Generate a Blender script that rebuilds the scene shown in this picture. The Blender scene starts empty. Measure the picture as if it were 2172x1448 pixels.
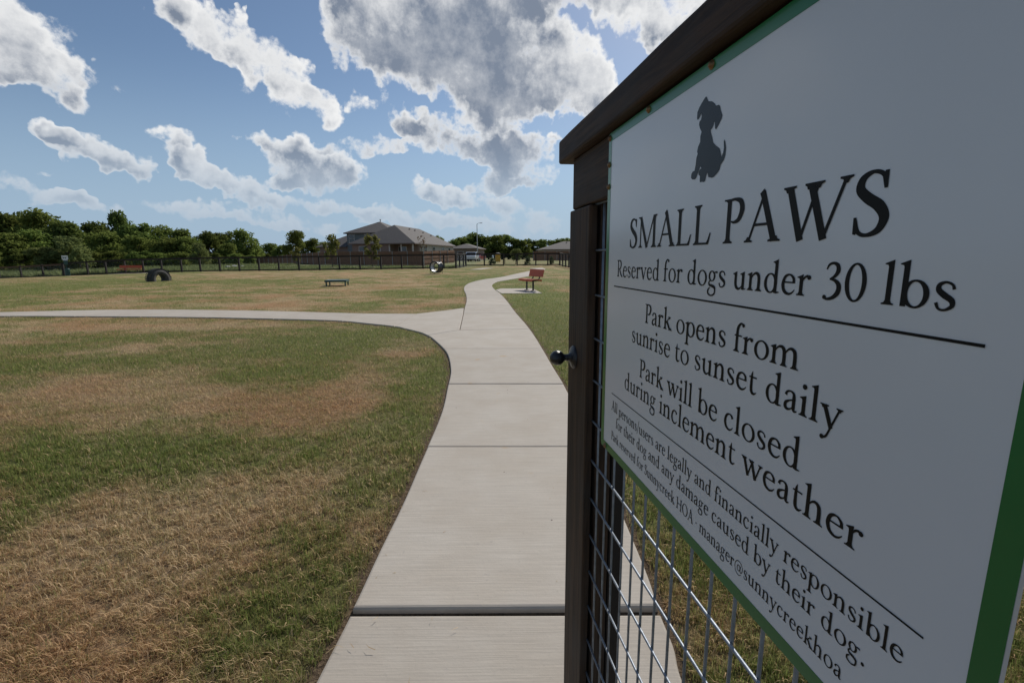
import bpy, math, random
import numpy as np
from mathutils import Vector, Matrix

random.seed(7)
RNG = np.random.default_rng(11)
R = math.radians
scene = bpy.context.scene
col = scene.collection

# ------------------------------------------------------------------ camera
PW, PH = 2172, 1448                       # size of the photograph
FPX = 992.4                               # focal length in photo pixels
PITCH, ROLL = R(10.19), R(0.425)
EYE = 1.36
_fw = Vector((0, math.cos(PITCH), -math.sin(PITCH)))
_u0 = Vector((0, math.sin(PITCH), math.cos(PITCH)))
_r0 = Vector((1, 0, 0))
_rt = _r0 * math.cos(ROLL) - _u0 * math.sin(ROLL)
_up = _u0 * math.cos(ROLL) + _r0 * math.sin(ROLL)
cam_data = bpy.data.cameras.new('camera')
cam_data.sensor_width = 36
cam_data.lens = FPX / PW * 36
cam_data.clip_start = 0.02
cam_data.clip_end = 6000
cam = bpy.data.objects.new('camera', cam_data)
col.objects.link(cam)
m = Matrix((_rt, _up, -_fw)).transposed().to_4x4()
m.translation = (0, 0, EYE)
cam.matrix_world = m
scene.camera = cam

# ------------------------------------------------------------------ light
SUN_AZ, SUN_EL = R(24), R(37)             # to the right of straight ahead
SUN = Vector((math.sin(SUN_AZ) * math.cos(SUN_EL), math.cos(SUN_AZ) * math.cos(SUN_EL), math.sin(SUN_EL)))
sl = bpy.data.lights.new('sun', 'SUN')
sl.energy = 4.1
sl.angle = R(0.55)
sl.color = (1.0, 0.95, 0.87)
so = bpy.data.objects.new('sun', sl)
col.objects.link(so)
so.location = (20, 60, 80)
so.rotation_euler = (-SUN).to_track_quat('-Z', 'Y').to_euler()

scene.view_settings.view_transform = 'Standard'
scene.view_settings.look = 'None'
scene.view_settings.exposure = 0.0
scene.view_settings.gamma = 1.0
scene.view_settings.use_curve_mapping = False
try:
    scene.cycles.use_denoising = True
    scene.cycles.max_bounces = 5
    scene.cycles.diffuse_bounces = 3
    scene.cycles.glossy_bounces = 3
    scene.cycles.transmission_bounces = 3
    scene.cycles.transparent_max_bounces = 8
except Exception:
    pass


class NT:
    """small helper round a node tree"""
    def __init__(s, tree):
        s.t = tree
        s.n = tree.nodes
        s.l = tree.links

    def new(s, typ, **kw):
        nd = s.n.new(typ)
        for k, v in kw.items():
            setattr(nd, k, v)
        return nd

    def put(s, sock, v):
        if isinstance(v, bpy.types.NodeSocket):
            s.l.new(v, sock)
        elif v is not None:
            sock.default_value = v

    def math(s, op, a, b=None, c=None, clamp=False):
        nd = s.new('ShaderNodeMath', operation=op, use_clamp=clamp)
        s.put(nd.inputs[0], a)
        s.put(nd.inputs[1], b)
        s.put(nd.inputs[2], c)
        return nd.outputs[0]

    def vmath(s, op, a, b=None):
        nd = s.new('ShaderNodeVectorMath', operation=op)
        s.put(nd.inputs[0], a)
        s.put(nd.inputs[1], b)
        return nd.outputs[1] if op in ('LENGTH', 'DOT_PRODUCT', 'DISTANCE') else nd.outputs[0]

    def mix(s, f, a, b, typ='MIX'):
        nd = s.new('ShaderNodeMix', data_type='RGBA', blend_type=typ)
        s.put(nd.inputs[0], f)
        s.put(nd.inputs[6], a)
        s.put(nd.inputs[7], b)
        return nd.outputs[2]

    def noise(s, vec, scale, detail=4, rough=.5, dist=0.0):
        nd = s.new('ShaderNodeTexNoise')
        s.put(nd.inputs['Vector'], vec)
        nd.inputs['Scale'].default_value = scale
        nd.inputs['Detail'].default_value = detail
        nd.inputs['Roughness'].default_value = rough
        nd.inputs['Distortion'].default_value = dist
        return nd

    def mrange(s, v, a, b, c=0.0, d=1.0, smooth=True):
        nd = s.new('ShaderNodeMapRange', interpolation_type='SMOOTHSTEP' if smooth else 'LINEAR')
        s.put(nd.inputs[0], v)
        for i, x in enumerate((a, b, c, d)):
            nd.inputs[i + 1].default_value = x
        return nd.outputs[0]


def pix_dir(x, y):
    d = _fw + _rt * ((x - PW / 2) / FPX) - _up * ((y - PH / 2) / FPX)
    return d.normalized()


def at(x, y, Y):
    """point on the ray of a photo pixel at forward distance Y"""
    d = pix_dir(x, y)
    return Vector((0, 0, EYE)) + d * (Y / d.y)


def azel(x, y):
    d = pix_dir(x, y)
    return math.atan2(d.x, d.y), math.asin(d.z)

# ------------------------------------------------------------------ sky: physical sky with cumulus clouds placed by direction
world = bpy.data.worlds.new('World')
scene.world = world
world.use_nodes = True
wt = NT(world.node_tree)
wt.n.clear()
SKYK = 0.082

CLOUDS = [  # photo x, y, half width, half height, tilt in degrees, weight
    (50, 95, 135, 75, 32, 1.1), (95, 165, 110, 45, 22, 1.0), (180, 150, 75, 24, 32, .8), (-60, 70, 130, 110, 20, 1.1),
    (352, 12, 45, 40, 30, .9), (415, 48, 62, 52, 35, 1.05), (490, 85, 66, 48, 35, 1.05), (560, 122, 74, 52, 38, 1.1),
    (625, 172, 64, 44, 45, 1.05), (675, 222, 48, 30, 45, 1.0), (600, 226, 30, 28, 0, .75), (515, 175, 22, 34, 0, .35),
    (810, 55, 105, 85, 10, 1.15), (930, 80, 190, 120, 5, 1.35), (1080, 110, 150, 120, 10, 1.35), (1010, 190, 120, 62, 15, 1.2),
    (1120, 205, 110, 48, 0, 1.15), (1215, 160, 75, 85, 20, 1.1), (1265, 200, 42, 60, 0, .8), (890, -40, 210, 90, 0, 1.2), (1100, -60, 170, 90, 0, 1.2),
    (760, 224, 34, 22, -15, .85), (740, 100, 40, 60, 0, .6), (495, 296, 24, 12, 10, .7), (815, 215, 22, 30, 0, .35),
    (1330, 35, 110, 46, 15, 1.0), (1440, 40, 70, 50, 0, .9), (1300, -30, 200, 50, 0, 1.0), (1560, 20, 90, 60, 0, .8),
    (115, 282, 55, 18, 22, .85), (185, 315, 80, 30, 18, 1.0), (255, 335, 70, 28, 14, 1.0), (290, 348, 40, 14, 8, .7), (100, 362, 24, 7, 5, .5),
    (368, 285, 45, 26, 0, .95), (392, 330, 40, 30, 40, .8), (430, 362, 60, 26, 25, .9), (500, 395, 70, 26, 22, .9), (575, 425, 80, 22, 18, .8),
    (585, 308, 55, 22, 8, .85), (650, 345, 82, 48, 10, 1.15), (690, 385, 76, 30, 0, 1.1), (745, 365, 48, 26, 30, .8), (580, 388, 55, 13, 0, .75),
    (860, 255, 40, 24, 20, .85), (935, 290, 82, 44, 22, 1.0), (780, 306, 85, 20, 0, .75), (985, 325, 45, 24, 30, .8),
    (1060, 300, 70, 60, 0, 1.0), (1095, 350, 76, 58, 0, 1.1), (1070, 390, 78, 16, 0, .95), (1150, 300, 28, 40, 0, .6), (1178, 285, 20, 12, 0, .5),
    (905, 402, 34, 24, 10, .95), (945, 420, 52, 20, 12, .85), (1030, 425, 80, 24, 10, .75), (1120, 450, 90, 26, 10, .75),
    (60, 400, 120, 20, 14, .7), (180, 432, 110, 18, 16, .65), (400, 445, 120, 16, 6, .6), (520, 455, 120, 18, 10, .62),
    (700, 440, 130, 18, 8, .68), (820, 455, 120, 20, 8, .68), (930, 470, 130, 18, 0, .66), (1080, 485, 130, 16, 0, .6), (640, 480, 120, 12, 5, .5),
]
tc = wt.new('ShaderNodeTexCoord')
sp = wt.new('ShaderNodeSeparateXYZ')
wt.put(sp.inputs[0], tc.outputs['Generated'])
azs = wt.math('ARCTAN2', sp.outputs[0], sp.outputs[1])
els = wt.math('ARCSINE', sp.outputs[2])
cb = wt.new('ShaderNodeCombineXYZ')
wt.put(cb.inputs[0], azs)
wt.put(cb.inputs[1], els)


def noise2(vec, scale, detail, rough, lac=2.0):
    nd = wt.noise(vec, scale, detail, rough)
    nd.noise_dimensions = '2D'
    nd.inputs['Lacunarity'].default_value = lac
    return nd


# billowing edges: the position is pushed about by noise before the cloud shapes are read
wn = noise2(cb.outputs[0], 17.0, 3, .62)
wv = wt.vmath('SUBTRACT', wn.outputs['Color'], (.5, .5, .5))
sc_ = wt.new('ShaderNodeVectorMath', operation='SCALE')
wt.put(sc_.inputs[0], wv)
sc_.inputs['Scale'].default_value = 0.062
pw = wt.vmath('ADD', cb.outputs[0], sc_.outputs[0])
sep = wt.new('ShaderNodeSeparateXYZ')
wt.put(sep.inputs[0], pw)
one = wt.new('ShaderNodeCombineXYZ')
wt.put(one.inputs[0], sep.outputs[0])
wt.put(one.inputs[1], sep.outputs[1])
one.inputs[2].default_value = 1.0
LIGHT = {(930, 80): -.55, (1080, 110): -.6, (1010, 190): -.3, (935, 290): -1.2, (780, 306): -1.2, (985, 325): -1.0, (1060, 300): -.7, (1095, 350): -.8, (1070, 390): -.9, (690, 385): -.6, (650, 345): -.2,
         (415, 48): .5, (490, 85): .5, (560, 122): .5, (625, 172): .5, (675, 222): .5, (368, 285): .4, (430, 362): .4, (500, 395): .4, (760, 224): .5, (1215, 160): .5, (1330, 35): .4, (905, 402): .3}   # thinner (+) or deeper (-) clouds
acc = hacc = None
for (cx, cy, rx, ry, tilt, wgt) in CLOUDS:
    a0, e0 = azel(cx, cy)
    a1, e1 = azel(cx + rx * math.cos(R(tilt)), cy + rx * math.sin(R(tilt)))
    a2, e2 = azel(cx + ry * math.sin(R(tilt)), cy - ry * math.cos(R(tilt)))
    L1 = math.hypot(a1 - a0, e1 - e0) * 1.3
    L2 = math.hypot(a2 - a0, e2 - e0) * 1.3
    th = math.atan2(e1 - e0, a1 - a0)
    ct, st = math.cos(th), math.sin(th)
    q1 = wt.vmath('DOT_PRODUCT', one.outputs[0], (ct / L1, st / L1, -(ct * a0 + st * e0) / L1))
    q2 = wt.vmath('DOT_PRODUCT', one.outputs[0], (-st / L2, ct / L2, -(-st * a0 + ct * e0) / L2))
    v = wt.math('SUBTRACT', 1.0, wt.math('MULTIPLY_ADD', q1, q1, wt.math('MULTIPLY', q2, q2)), clamp=True)
    if (cx, cy) in LIGHT:
        q2 = wt.math('ADD', q2, LIGHT[(cx, cy)])
    if acc is None:
        acc = wt.math('MULTIPLY', v, wgt)
        hacc = wt.math('MULTIPLY', v, q2)
    else:
        acc = wt.math('MULTIPLY_ADD', v, wgt, acc)
        hacc = wt.math('MULTIPLY_ADD', v, q2, hacc)
# a thin scatter of further clouds overhead and behind
ext = noise2(cb.outputs[0], 2.3, 2, .5)
outside = wt.math('MAXIMUM', wt.mrange(wt.math('ABSOLUTE', azs), .95, 1.25), wt.mrange(els, .62, .8))
acc = wt.math('MULTIPLY_ADD', outside, wt.mrange(ext.outputs['Fac'], .56, .78, 0, .9), acc)
body = wt.math('SUBTRACT', 1.0, wt.math('POWER', 2.718, wt.math('MULTIPLY', acc, -1.25)))
n1 = noise2(cb.outputs[0], 13, 8, .64)
nz = wt.math('SUBTRACT', n1.outputs['Fac'], .5)
F0 = wt.math('SUBTRACT', wt.math('MULTIPLY_ADD', nz, 1.9, wt.math('MULTIPLY', body, 1.2)), .42)
F0 = wt.math('SUBTRACT', F0, wt.math('MULTIPLY', wt.math('SUBTRACT', .22, acc, clamp=True), 4.0))
hrel = wt.math('DIVIDE', hacc, wt.math('MAXIMUM', acc, .25))      # +1 at the sunlit upper edge, -1 at the base
sky = wt.new('ShaderNodeTexSky')
sky.sky_type = 'NISHITA'
sky.sun_disc = False
sky.sun_elevation = SUN_EL
sky.sun_rotation = SUN_AZ
sky.altitude = 200
sky.air_density = 1.0
sky.dust_density = 0.35
sky.ozone_density = 2.2
alpha = wt.mrange(F0, -.02, 0.40)
smooth_f = wt.math('SUBTRACT', wt.math('MULTIPLY_ADD', nz, .9, wt.math('MULTIPLY', body, 1.2)), .42)
thick = wt.mrange(smooth_f, 0.20, 0.72)
base_ = wt.mrange(wt.math('MULTIPLY_ADD', nz, -.9, hrel), .45, -.55)
dark = wt.math('ADD', wt.math('MULTIPLY', thick, wt.math('MULTIPLY_ADD', base_, .45, .42)), wt.math('MULTIPLY', base_, wt.mrange(F0, .08, .45, 0, .30)), clamp=True)
dark = wt.math('MULTIPLY', wt.math('MULTIPLY', dark, wt.math('MULTIPLY_ADD', nz, 1.25, .84)), 1.0, clamp=True)
ccol = wt.mix(dark, (11.4, 11.4, 11.3, 1), (2.5, 3.0, 3.9, 1))
# low clouds stand far off in the haze
hz = wt.mrange(els, .02, .22)
ccol = wt.mix(hz, (6.2, 7.0, 8.0, 1), ccol)
alpha = wt.math('MULTIPLY', alpha, wt.mrange(els, -.01, .30, .5, .97))
# pale blue summer haze low down
skyc = wt.mix(wt.mrange(els, .34, -.02, 0, .92), sky.outputs[0], (4.0, 5.6, 7.6, 1))
mixc = wt.mix(alpha, skyc, ccol)
bg = wt.new('ShaderNodeBackground')
wt.put(bg.inputs['Color'], mixc)
bg.inputs['Strength'].default_value = SKYK
wo = wt.new('ShaderNodeOutputWorld')
wt.l.new(bg.outputs[0], wo.inputs[0])

# ------------------------------------------------------------------ terrain
def sstep(t):
    t = np.clip(t, 0, 1)
    return t * t * (3 - 2 * t)


_AX = np.array([-200, -62, -51, -43, -34, -20, -6, 10, 200.])
_AZ = np.array([-1.1, -.78, -.44, -.10, .06, .12, .22, .19, .2])


def ground_z(x, y):
    x = np.asarray(x, float)
    y = np.asarray(y, float)
    z = np.interp(x, _AX, _AZ) * sstep((y - 22) / 28)
    z = z + .42 * sstep((y - 55) / 16) * sstep((x + 48) / 18)
    return z


def gz(x, y):
    return float(ground_z(x, y))


def on_ground(px, py):
    d = pix_dir(px, py)
    t = EYE / max(-d.z, 1e-4)
    for _ in range(30):
        p = d * t
        h = EYE - gz(p.x, p.y)
        t = .5 * t + .5 * h / max(-d.z, 1e-4)
    p = d * t
    return Vector((p.x, p.y, gz(p.x, p.y)))


def vnoise(x, y, seed=0):
    xi = np.floor(x).astype(np.int64)
    yi = np.floor(y).astype(np.int64)
    fx = x - xi
    fy = y - yi
    fx = fx * fx * (3 - 2 * fx)
    fy = fy * fy * (3 - 2 * fy)

    def h(a, b):
        n = (a * 374761393 + b * 668265263 + seed * 974711) & 0x7fffffff
        n = ((n ^ (n >> 13)) * 1274126177) & 0x7fffffff
        return ((n ^ (n >> 16)) & 0xffff) / 65535.0
    return (h(xi, yi) * (1 - fx) + h(xi + 1, yi) * fx) * (1 - fy) + (h(xi, yi + 1) * (1 - fx) + h(xi + 1, yi + 1) * fx) * fy


def fbm(x, y, seed=0, oct=4):
    s = 0
    a = .5
    t = 0
    for i in range(oct):
        s = s + a * vnoise(x * 2 ** i + 17.3 * i, y * 2 ** i - 9.1 * i, seed + i)
        t += a
        a *= .55
    return s / t


# dry (+) and green (-) patches of the lawn: photo centre, half sizes, strength
PATCH = [(330, 1150, 330, 110, .55), (120, 1260, 260, 120, .5), (640, 860, 260, 55, .5), (330, 830, 260, 40, .25), (80, 850, 180, 50, .3),
         (380, 955, 420, 40, -.6), (620, 770, 200, 30, -.35), (560, 1360, 200, 130, -.5), (330, 765, 220, 25, -.3), (760, 700, 160, 14, -.3),
         (880, 850, 70, 120, -.45), (250, 700, 300, 14, .15), (780, 950, 90, 50, .2), (60, 1010, 160, 60, -.1), (860, 1100, 60, 120, .1),
         (560, 640, 520, 14, .35), (150, 640, 200, 10, .3), (120, 612, 300, 14, -.55), (500, 610, 300, 12, .45), (850, 605, 140, 12, .3),
         (700, 585, 330, 6, .2), (300, 592, 200, 4, -.2), (930, 630, 60, 20, .05), (1000, 585, 120, 8, -.35), (1150, 660, 90, 60, -.8), (1180, 610, 40, 10, .35),
         (1450, 1150, 90, 120, -.3), (1540, 1300, 120, 90, .4), (1120, 596, 60, 5, -.3), (700, 720, 260, 22, -.35), (200, 735, 220, 16, -.2), (430, 690, 200, 8, .3), (1000, 596, 60, 10, -.4), (820, 622, 120, 8, -.25), (480, 595, 160, 4, -.3)]
_PW = []
for (px, py, rx, ry, s) in PATCH:
    c = on_ground(px, py)
    a = on_ground(px + rx, py) - c
    b0 = on_ground(px, py + ry) - c
    b1 = on_ground(px, py - ry) - c
    _PW.append((c.x, c.y, a.length, (b0.length + b1.length) / 2, s))


def dryness(x, y):
    n = fbm(x / 1.5 + 5, y / 1.2 + 3, 3, 4) * .8 + fbm(x / .38, y / .30, 9, 4) * .62 + fbm(x / 6.5, y / 8.0, 21, 3) * .4
    v = (n - .90) * 2.3
    for (cx, cy, ax, ay, s) in _PW:
        q = np.exp(-(((x - cx) / ax) ** 2 + ((y - cy) / ay) ** 2))
        v = v + s * 1.25 * q
    return 1 / (1 + np.exp(-(v - .17) * 4.4))


# ------------------------------------------------------------------ mesh helpers
class MB:
    def __init__(s):
        s.v = []
        s.f = []
        s.mi = []

    def add(s, vs, fs):
        o = len(s.v)
        s.v += [tuple(q) for q in vs]
        s.f += [tuple(i + o for i in q) for q in fs]
        return s

    def box(s, c, d, rz=0.0, axes=None):
        """box centred at c, sizes d"""
        if axes is None:
            ca, sa = math.cos(rz), math.sin(rz)
            axes = (Vector((ca, sa, 0)), Vector((-sa, ca, 0)), Vector((0, 0, 1)))
        c = Vector(c)
        vs = []
        for k in (-1, 1):
            for j in (-1, 1):
                for i in (-1, 1):
                    vs.append(c + axes[0] * (i * d[0] / 2) + axes[1] * (j * d[1] / 2) + axes[2] * (k * d[2] / 2))
        return s.add(vs, [(0, 2, 3, 1), (4, 5, 7, 6), (0, 1, 5, 4), (2, 6, 7, 3), (0, 4, 6, 2), (1, 3, 7, 5)])

    def beam(s, a, b, w, h):
        """box from a to b, w across, h up"""
        a = Vector(a)
        b = Vector(b)
        d = b - a
        L = d.length
        d = d / L
        up = Vector((0, 0, 1)) if abs(d.z) < .9 else Vector((0, 1, 0))
        sx = d.cross(up).normalized()
        u2 = sx.cross(d)
        return s.box((a + b) / 2, (L, w, h), axes=(d, sx, u2))

    def tube(s, pts, r, n=8, caps=True):
        pts = [Vector(p) for p in pts]
        rs = r if isinstance(r, (list, tuple)) else [r] * len(pts)
        rings = []
        prev = None
        for i, p in enumerate(pts):
            d = (pts[min(i + 1, len(pts) - 1)] - pts[max(i - 1, 0)]).normalized()
            if prev is None:
                ref = Vector((0, 0, 1)) if abs(d.z) < .9 else Vector((1, 0, 0))
                x = d.cross(ref).normalized()
            else:
                x = (prev - d * prev.dot(d)).normalized()
            prev = x
            y = d.cross(x)
            rings.append([p + (x * math.cos(6.28319 * k / n) + y * math.sin(6.28319 * k / n)) * rs[i] for k in range(n)])
        vs = [q for rg in rings for q in rg]
        fs = []
        for i in range(len(rings) - 1):
            for k in range(n):
                fs.append((i * n + k, i * n + (k + 1) % n, (i + 1) * n + (k + 1) % n, (i + 1) * n + k))
        if caps:
            fs.append(tuple(range(n))[::-1])
            fs.append(tuple((len(rings) - 1) * n + k for k in range(n)))
        return s.add(vs, fs)

    def lathe(s, prof, n=20, axis=((0, 0, 0), (0, 0, 1), (1, 0, 0))):
        """prof: (radius, along)"""
        o, d, x = (Vector(q) for q in axis)
        y = d.cross(x)
        vs = []
        for (r, t) in prof:
            for k in range(n):
                a = 6.28319 * k / n
                vs.append(o + d * t + (x * math.cos(a) + y * math.sin(a)) * r)
        fs = []
        for i in range(len(prof) - 1):
            for k in range(n):
                fs.append((i * n + k, i * n + (k + 1) % n, (i + 1) * n + (k + 1) % n, (i + 1) * n + k))
        return s.add(vs, fs)

    def prism(s, poly, off):
        """extrude polygon (list of Vector) by vector off"""
        n = len(poly)
        off = Vector(off)
        vs = [Vector(p) for p in poly] + [Vector(p) + off for p in poly]
        fs = [tuple(range(n))[::-1], tuple(range(n, 2 * n))]
        for i in range(n):
            j = (i + 1) % n
            fs.append((i, j, n + j, n + i))
        return s.add(vs, fs)

    def mesh(s, name):
        me = bpy.data.meshes.new(name)
        me.from_pydata(s.v, [], s.f)
        me.update()
        return me


def tag(o, label=None, cat=None, group=None, kind=None):
    if label:
        o['label'] = label
    if cat:
        o['category'] = cat
    if group:
        o['group'] = group
    if kind:
        o['kind'] = kind
    return o


def ob(name, mb, mat, parent=None, smooth=False, bevel=0, fixn=True):
    me = mb.mesh(name) if isinstance(mb, MB) else mb
    if isinstance(mb, MB) and fixn:
        import bmesh
        bm = bmesh.new()
        bm.from_mesh(me)
        bmesh.ops.recalc_face_normals(bm, faces=bm.faces)
        bm.to_mesh(me)
        bm.free()
    if mat is not None and not me.materials:
        me.materials.append(mat)
    o = bpy.data.objects.new(name, me)
    col.objects.link(o)
    if parent is not None:
        o.parent = parent
    if smooth:
        me.polygons.foreach_set('use_smooth', [True] * len(me.polygons))
    if bevel:
        b = o.modifiers.new('bevel', 'BEVEL')
        b.width = bevel
        b.segments = 2
        b.limit_method = 'ANGLE'
    return o


def empty(name, loc=(0, 0, 0), rz=0.0, label=None, cat=None, group=None, kind=None):
    o = bpy.data.objects.new(name, None)
    o.empty_display_size = .2
    col.objects.link(o)
    o.location = loc
    o.rotation_euler = (0, 0, rz)
    return tag(o, label, cat, group, kind)


def dup(root, loc, rz=0.0, scale=None, label=None, group=None):
    r = root.copy()
    col.objects.link(r)
    r.location = loc
    r.rotation_euler = (0, 0, rz)
    if scale is not None:
        r.scale = scale
    if label:
        r['label'] = label
    if group:
        r['group'] = group
    for ch in root.children:
        c = ch.copy()
        col.objects.link(c)
        c.parent = r
        for gch in ch.children:
            d = gch.copy()
            col.objects.link(d)
            d.parent = c
    return r


def np_mesh(name, verts, tri, attrs=None, quads=False):
    k = 4 if quads else 3
    me = bpy.data.meshes.new(name)
    nv, nf = len(verts), len(tri)
    me.vertices.add(nv)
    me.vertices.foreach_set('co', np.ascontiguousarray(verts, dtype=np.float32).ravel())
    me.loops.add(nf * k)
    me.loops.foreach_set('vertex_index', np.ascontiguousarray(tri, dtype=np.int32).ravel())
    me.polygons.add(nf)
    me.polygons.foreach_set('loop_start', np.arange(0, nf * k, k, dtype=np.int32))
    me.polygons.foreach_set('loop_total', np.full(nf, k, dtype=np.int32))
    me.update(calc_edges=True)
    for an, av in (attrs or {}).items():
        a = me.attributes.new(an, 'FLOAT', 'POINT')
        a.data.foreach_set('value', np.ascontiguousarray(av, dtype=np.float32))
    return me


# ------------------------------------------------------------------ materials
MATS = {}


def mat(name, c1, c2=None, scale=8.0, rough=.7, bump=0.0, bscale=None, metal=0.0, spec=.5, stretch=None, detail=5, obj_var=0.0, coat=0.0, trans=0.0):
    """procedural material: two colours mixed by noise, with fine relief"""
    mt = bpy.data.materials.new(name)
    mt.use_nodes = True
    t = NT(mt.node_tree)
    b = t.n['Principled BSDF']
    tcn = t.new('ShaderNodeTexCoord')
    vec = tcn.outputs['Object']
    if stretch:
        mp = t.new('ShaderNodeMapping')
        t.put(mp.inputs[0], vec)
        mp.inputs['Scale'].default_value = stretch
        vec = mp.outputs[0]
    c2 = c2 or tuple(x * .8 for x in c1)
    nz = t.noise(vec, scale, detail, .6)
    f = t.mrange(nz.outputs['Fac'], .3, .7)
    cc = t.mix(f, (*c1, 1), (*c2, 1))
    if obj_var:
        oi = t.new('ShaderNodeObjectInfo')
        hs = t.new('ShaderNodeHueSaturation')
        t.put(hs.inputs['Value'], t.math('ADD', 1 - obj_var, t.math('MULTIPLY', oi.outputs['Random'], 2 * obj_var)))
        t.put(hs.inputs['Color'], cc)
        cc = hs.outputs[0]
    t.put(b.inputs['Base Color'], cc)
    b.inputs['Roughness'].default_value = rough
    b.inputs['Metallic'].default_value = metal
    b.inputs['Specular IOR Level'].default_value = spec
    if coat:
        b.inputs['Coat Weight'].default_value = coat
        b.inputs['Coat Roughness'].default_value = .12
    if bump:
        nb = t.noise(vec, bscale or scale * 4, 5, .6)
        bp = t.new('ShaderNodeBump')
        bp.inputs['Strength'].default_value = bump
        bp.inputs['Distance'].default_value = .02
        t.put(bp.inputs['Height'], nb.outputs['Fac'])
        t.put(b.inputs['Normal'], bp.outputs[0])
    MATS[name] = mt
    return mt


def foliage_mat(name, dark, light, trans=.48):
    mt = bpy.data.materials.new(name)
    mt.use_nodes = True
    t = NT(mt.node_tree)
    out = t.n['Material Output']
    t.n.remove(t.n['Principled BSDF'])
    at_ = t.new('ShaderNodeAttribute', attribute_name='rnd')
    oi = t.new('ShaderNodeObjectInfo')
    c = t.mix(at_.outputs['Fac'], (*dark, 1), (*light, 1))
    hs = t.new('ShaderNodeHueSaturation')
    t.put(hs.inputs['Color'], c)
    t.put(hs.inputs['Value'], t.math('ADD', .8, t.math('MULTIPLY', oi.outputs['Random'], .4)))
    t.put(hs.inputs['Hue'], t.math('ADD', .485, t.math('MULTIPLY', oi.outputs['Random'], .03)))
    d = t.new('ShaderNodeBsdfDiffuse')
    tr = t.new('ShaderNodeBsdfTranslucent')
    t.put(d.inputs[0], hs.outputs[0])
    t.put(tr.inputs[0], hs.outputs[0])
    mx = t.new('ShaderNodeMixShader')
    mx.inputs[0].default_value = trans
    t.l.new(d.outputs[0], mx.inputs[1])
    t.l.new(tr.outputs[0], mx.inputs[2])
    t.l.new(mx.outputs[0], out.inputs[0])
    return mt


GREEN_D, GREEN_L = (.085, .118, .024), (.31, .36, .11)
STRAW_D, STRAW_L = (.37, .235, .12), (.80, .62, .39)


def lawn_colour(t, dry, rnd, big):
    gcol = t.mix(rnd, (*GREEN_D, 1), (*GREEN_L, 1))
    scol = t.mix(rnd, (*STRAW_D, 1), (*STRAW_L, 1))
    scol = t.mix(big, scol, t.mix(rnd, (.38, .215, .11, 1), (.68, .45, .26, 1)))
    return t.mix(dry, gcol, scol)


def make_ground_mat():
    mt = bpy.data.materials.new('lawn_ground')
    mt.use_nodes = True
    t = NT(mt.node_tree)
    b = t.n['Principled BSDF']
    geo = t.new('ShaderNodeNewGeometry')
    dry = t.new('ShaderNodeAttribute', attribute_name='dry').outputs['Fac']
    soil = t.new('ShaderNodeAttribute', attribute_name='soil').outputs['Fac']
    weed = t.new('ShaderNodeAttribute', attribute_name='weed').outputs['Fac']
    pos = geo.outputs['Position']
    fine = t.noise(pos, 38, 6, .7)
    mid = t.noise(pos, 5.5, 5, .65)
    big = t.noise(pos, .6, 3, .5)
    lg = t.noise(pos, 1.7, 5, .65)
    d2 = t.math('ADD', dry, t.math('ADD', t.math('MULTIPLY', t.math('SUBTRACT', mid.outputs['Fac'], .5), 1.1), t.math('MULTIPLY', t.math('SUBTRACT', lg.outputs['Fac'], .5), 1.0)), clamp=True)
    rr = t.mrange(fine.outputs['Fac'], .25, .75)
    c = lawn_colour(t, d2, rr, t.mrange(big.outputs['Fac'], .35, .65))
    c = t.mix(1.0, c, (.74, .72, .70, 1), 'MULTIPLY')        # self-shadowing of a mown sward, put into the flat ground's colour
    wc = t.mix(t.mrange(mid.outputs['Fac'], .35, .65), (.15, .19, .06, 1), (.27, .25, .15, 1))
    c = t.mix(weed, c, wc)
    sc = t.mix(rr, (.085, .060, .040, 1), (.22, .16, .105, 1))
    c = t.mix(soil, c, sc)
    t.put(b.inputs['Base Color'], c)
    b.inputs['Roughness'].default_value = .95
    b.inputs['Specular IOR Level'].default_value = .1
    bp = t.new('ShaderNodeBump')
    bp.inputs['Strength'].default_value = .9
    bp.inputs['Distance'].default_value = .05
    hh = t.math('ADD', fine.outputs['Fac'], t.math('MULTIPLY', mid.outputs['Fac'], 1.2))
    t.put(bp.inputs['Height'], hh)
    t.put(b.inputs['Normal'], bp.outputs[0])
    return mt


def make_blade_mat():
    mt = bpy.data.materials.new('grass_blades')
    mt.use_nodes = True
    t = NT(mt.node_tree)
    out = t.n['Material Output']
    t.n.remove(t.n['Principled BSDF'])
    geo = t.new('ShaderNodeNewGeometry')
    dry = t.new('ShaderNodeAttribute', attribute_name='dry').outputs['Fac']
    rnd = t.new('ShaderNodeAttribute', attribute_name='rnd').outputs['Fac']
    big = t.noise(geo.outputs['Position'], .6, 3, .5)
    c = lawn_colour(t, dry, rnd, t.mrange(big.outputs['Fac'], .35, .65))
    d = t.new('ShaderNodeBsdfDiffuse')
    tr = t.new('ShaderNodeBsdfTranslucent')
    t.put(d.inputs[0], c)
    t.put(tr.inputs[0], c)
    mx = t.new('ShaderNodeMixShader')
    mx.inputs[0].default_value = .45
    t.l.new(d.outputs[0], mx.inputs[1])
    t.l.new(tr.outputs[0], mx.inputs[2])
    t.l.new(mx.outputs[0], out.inputs[0])
    return mt


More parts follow.
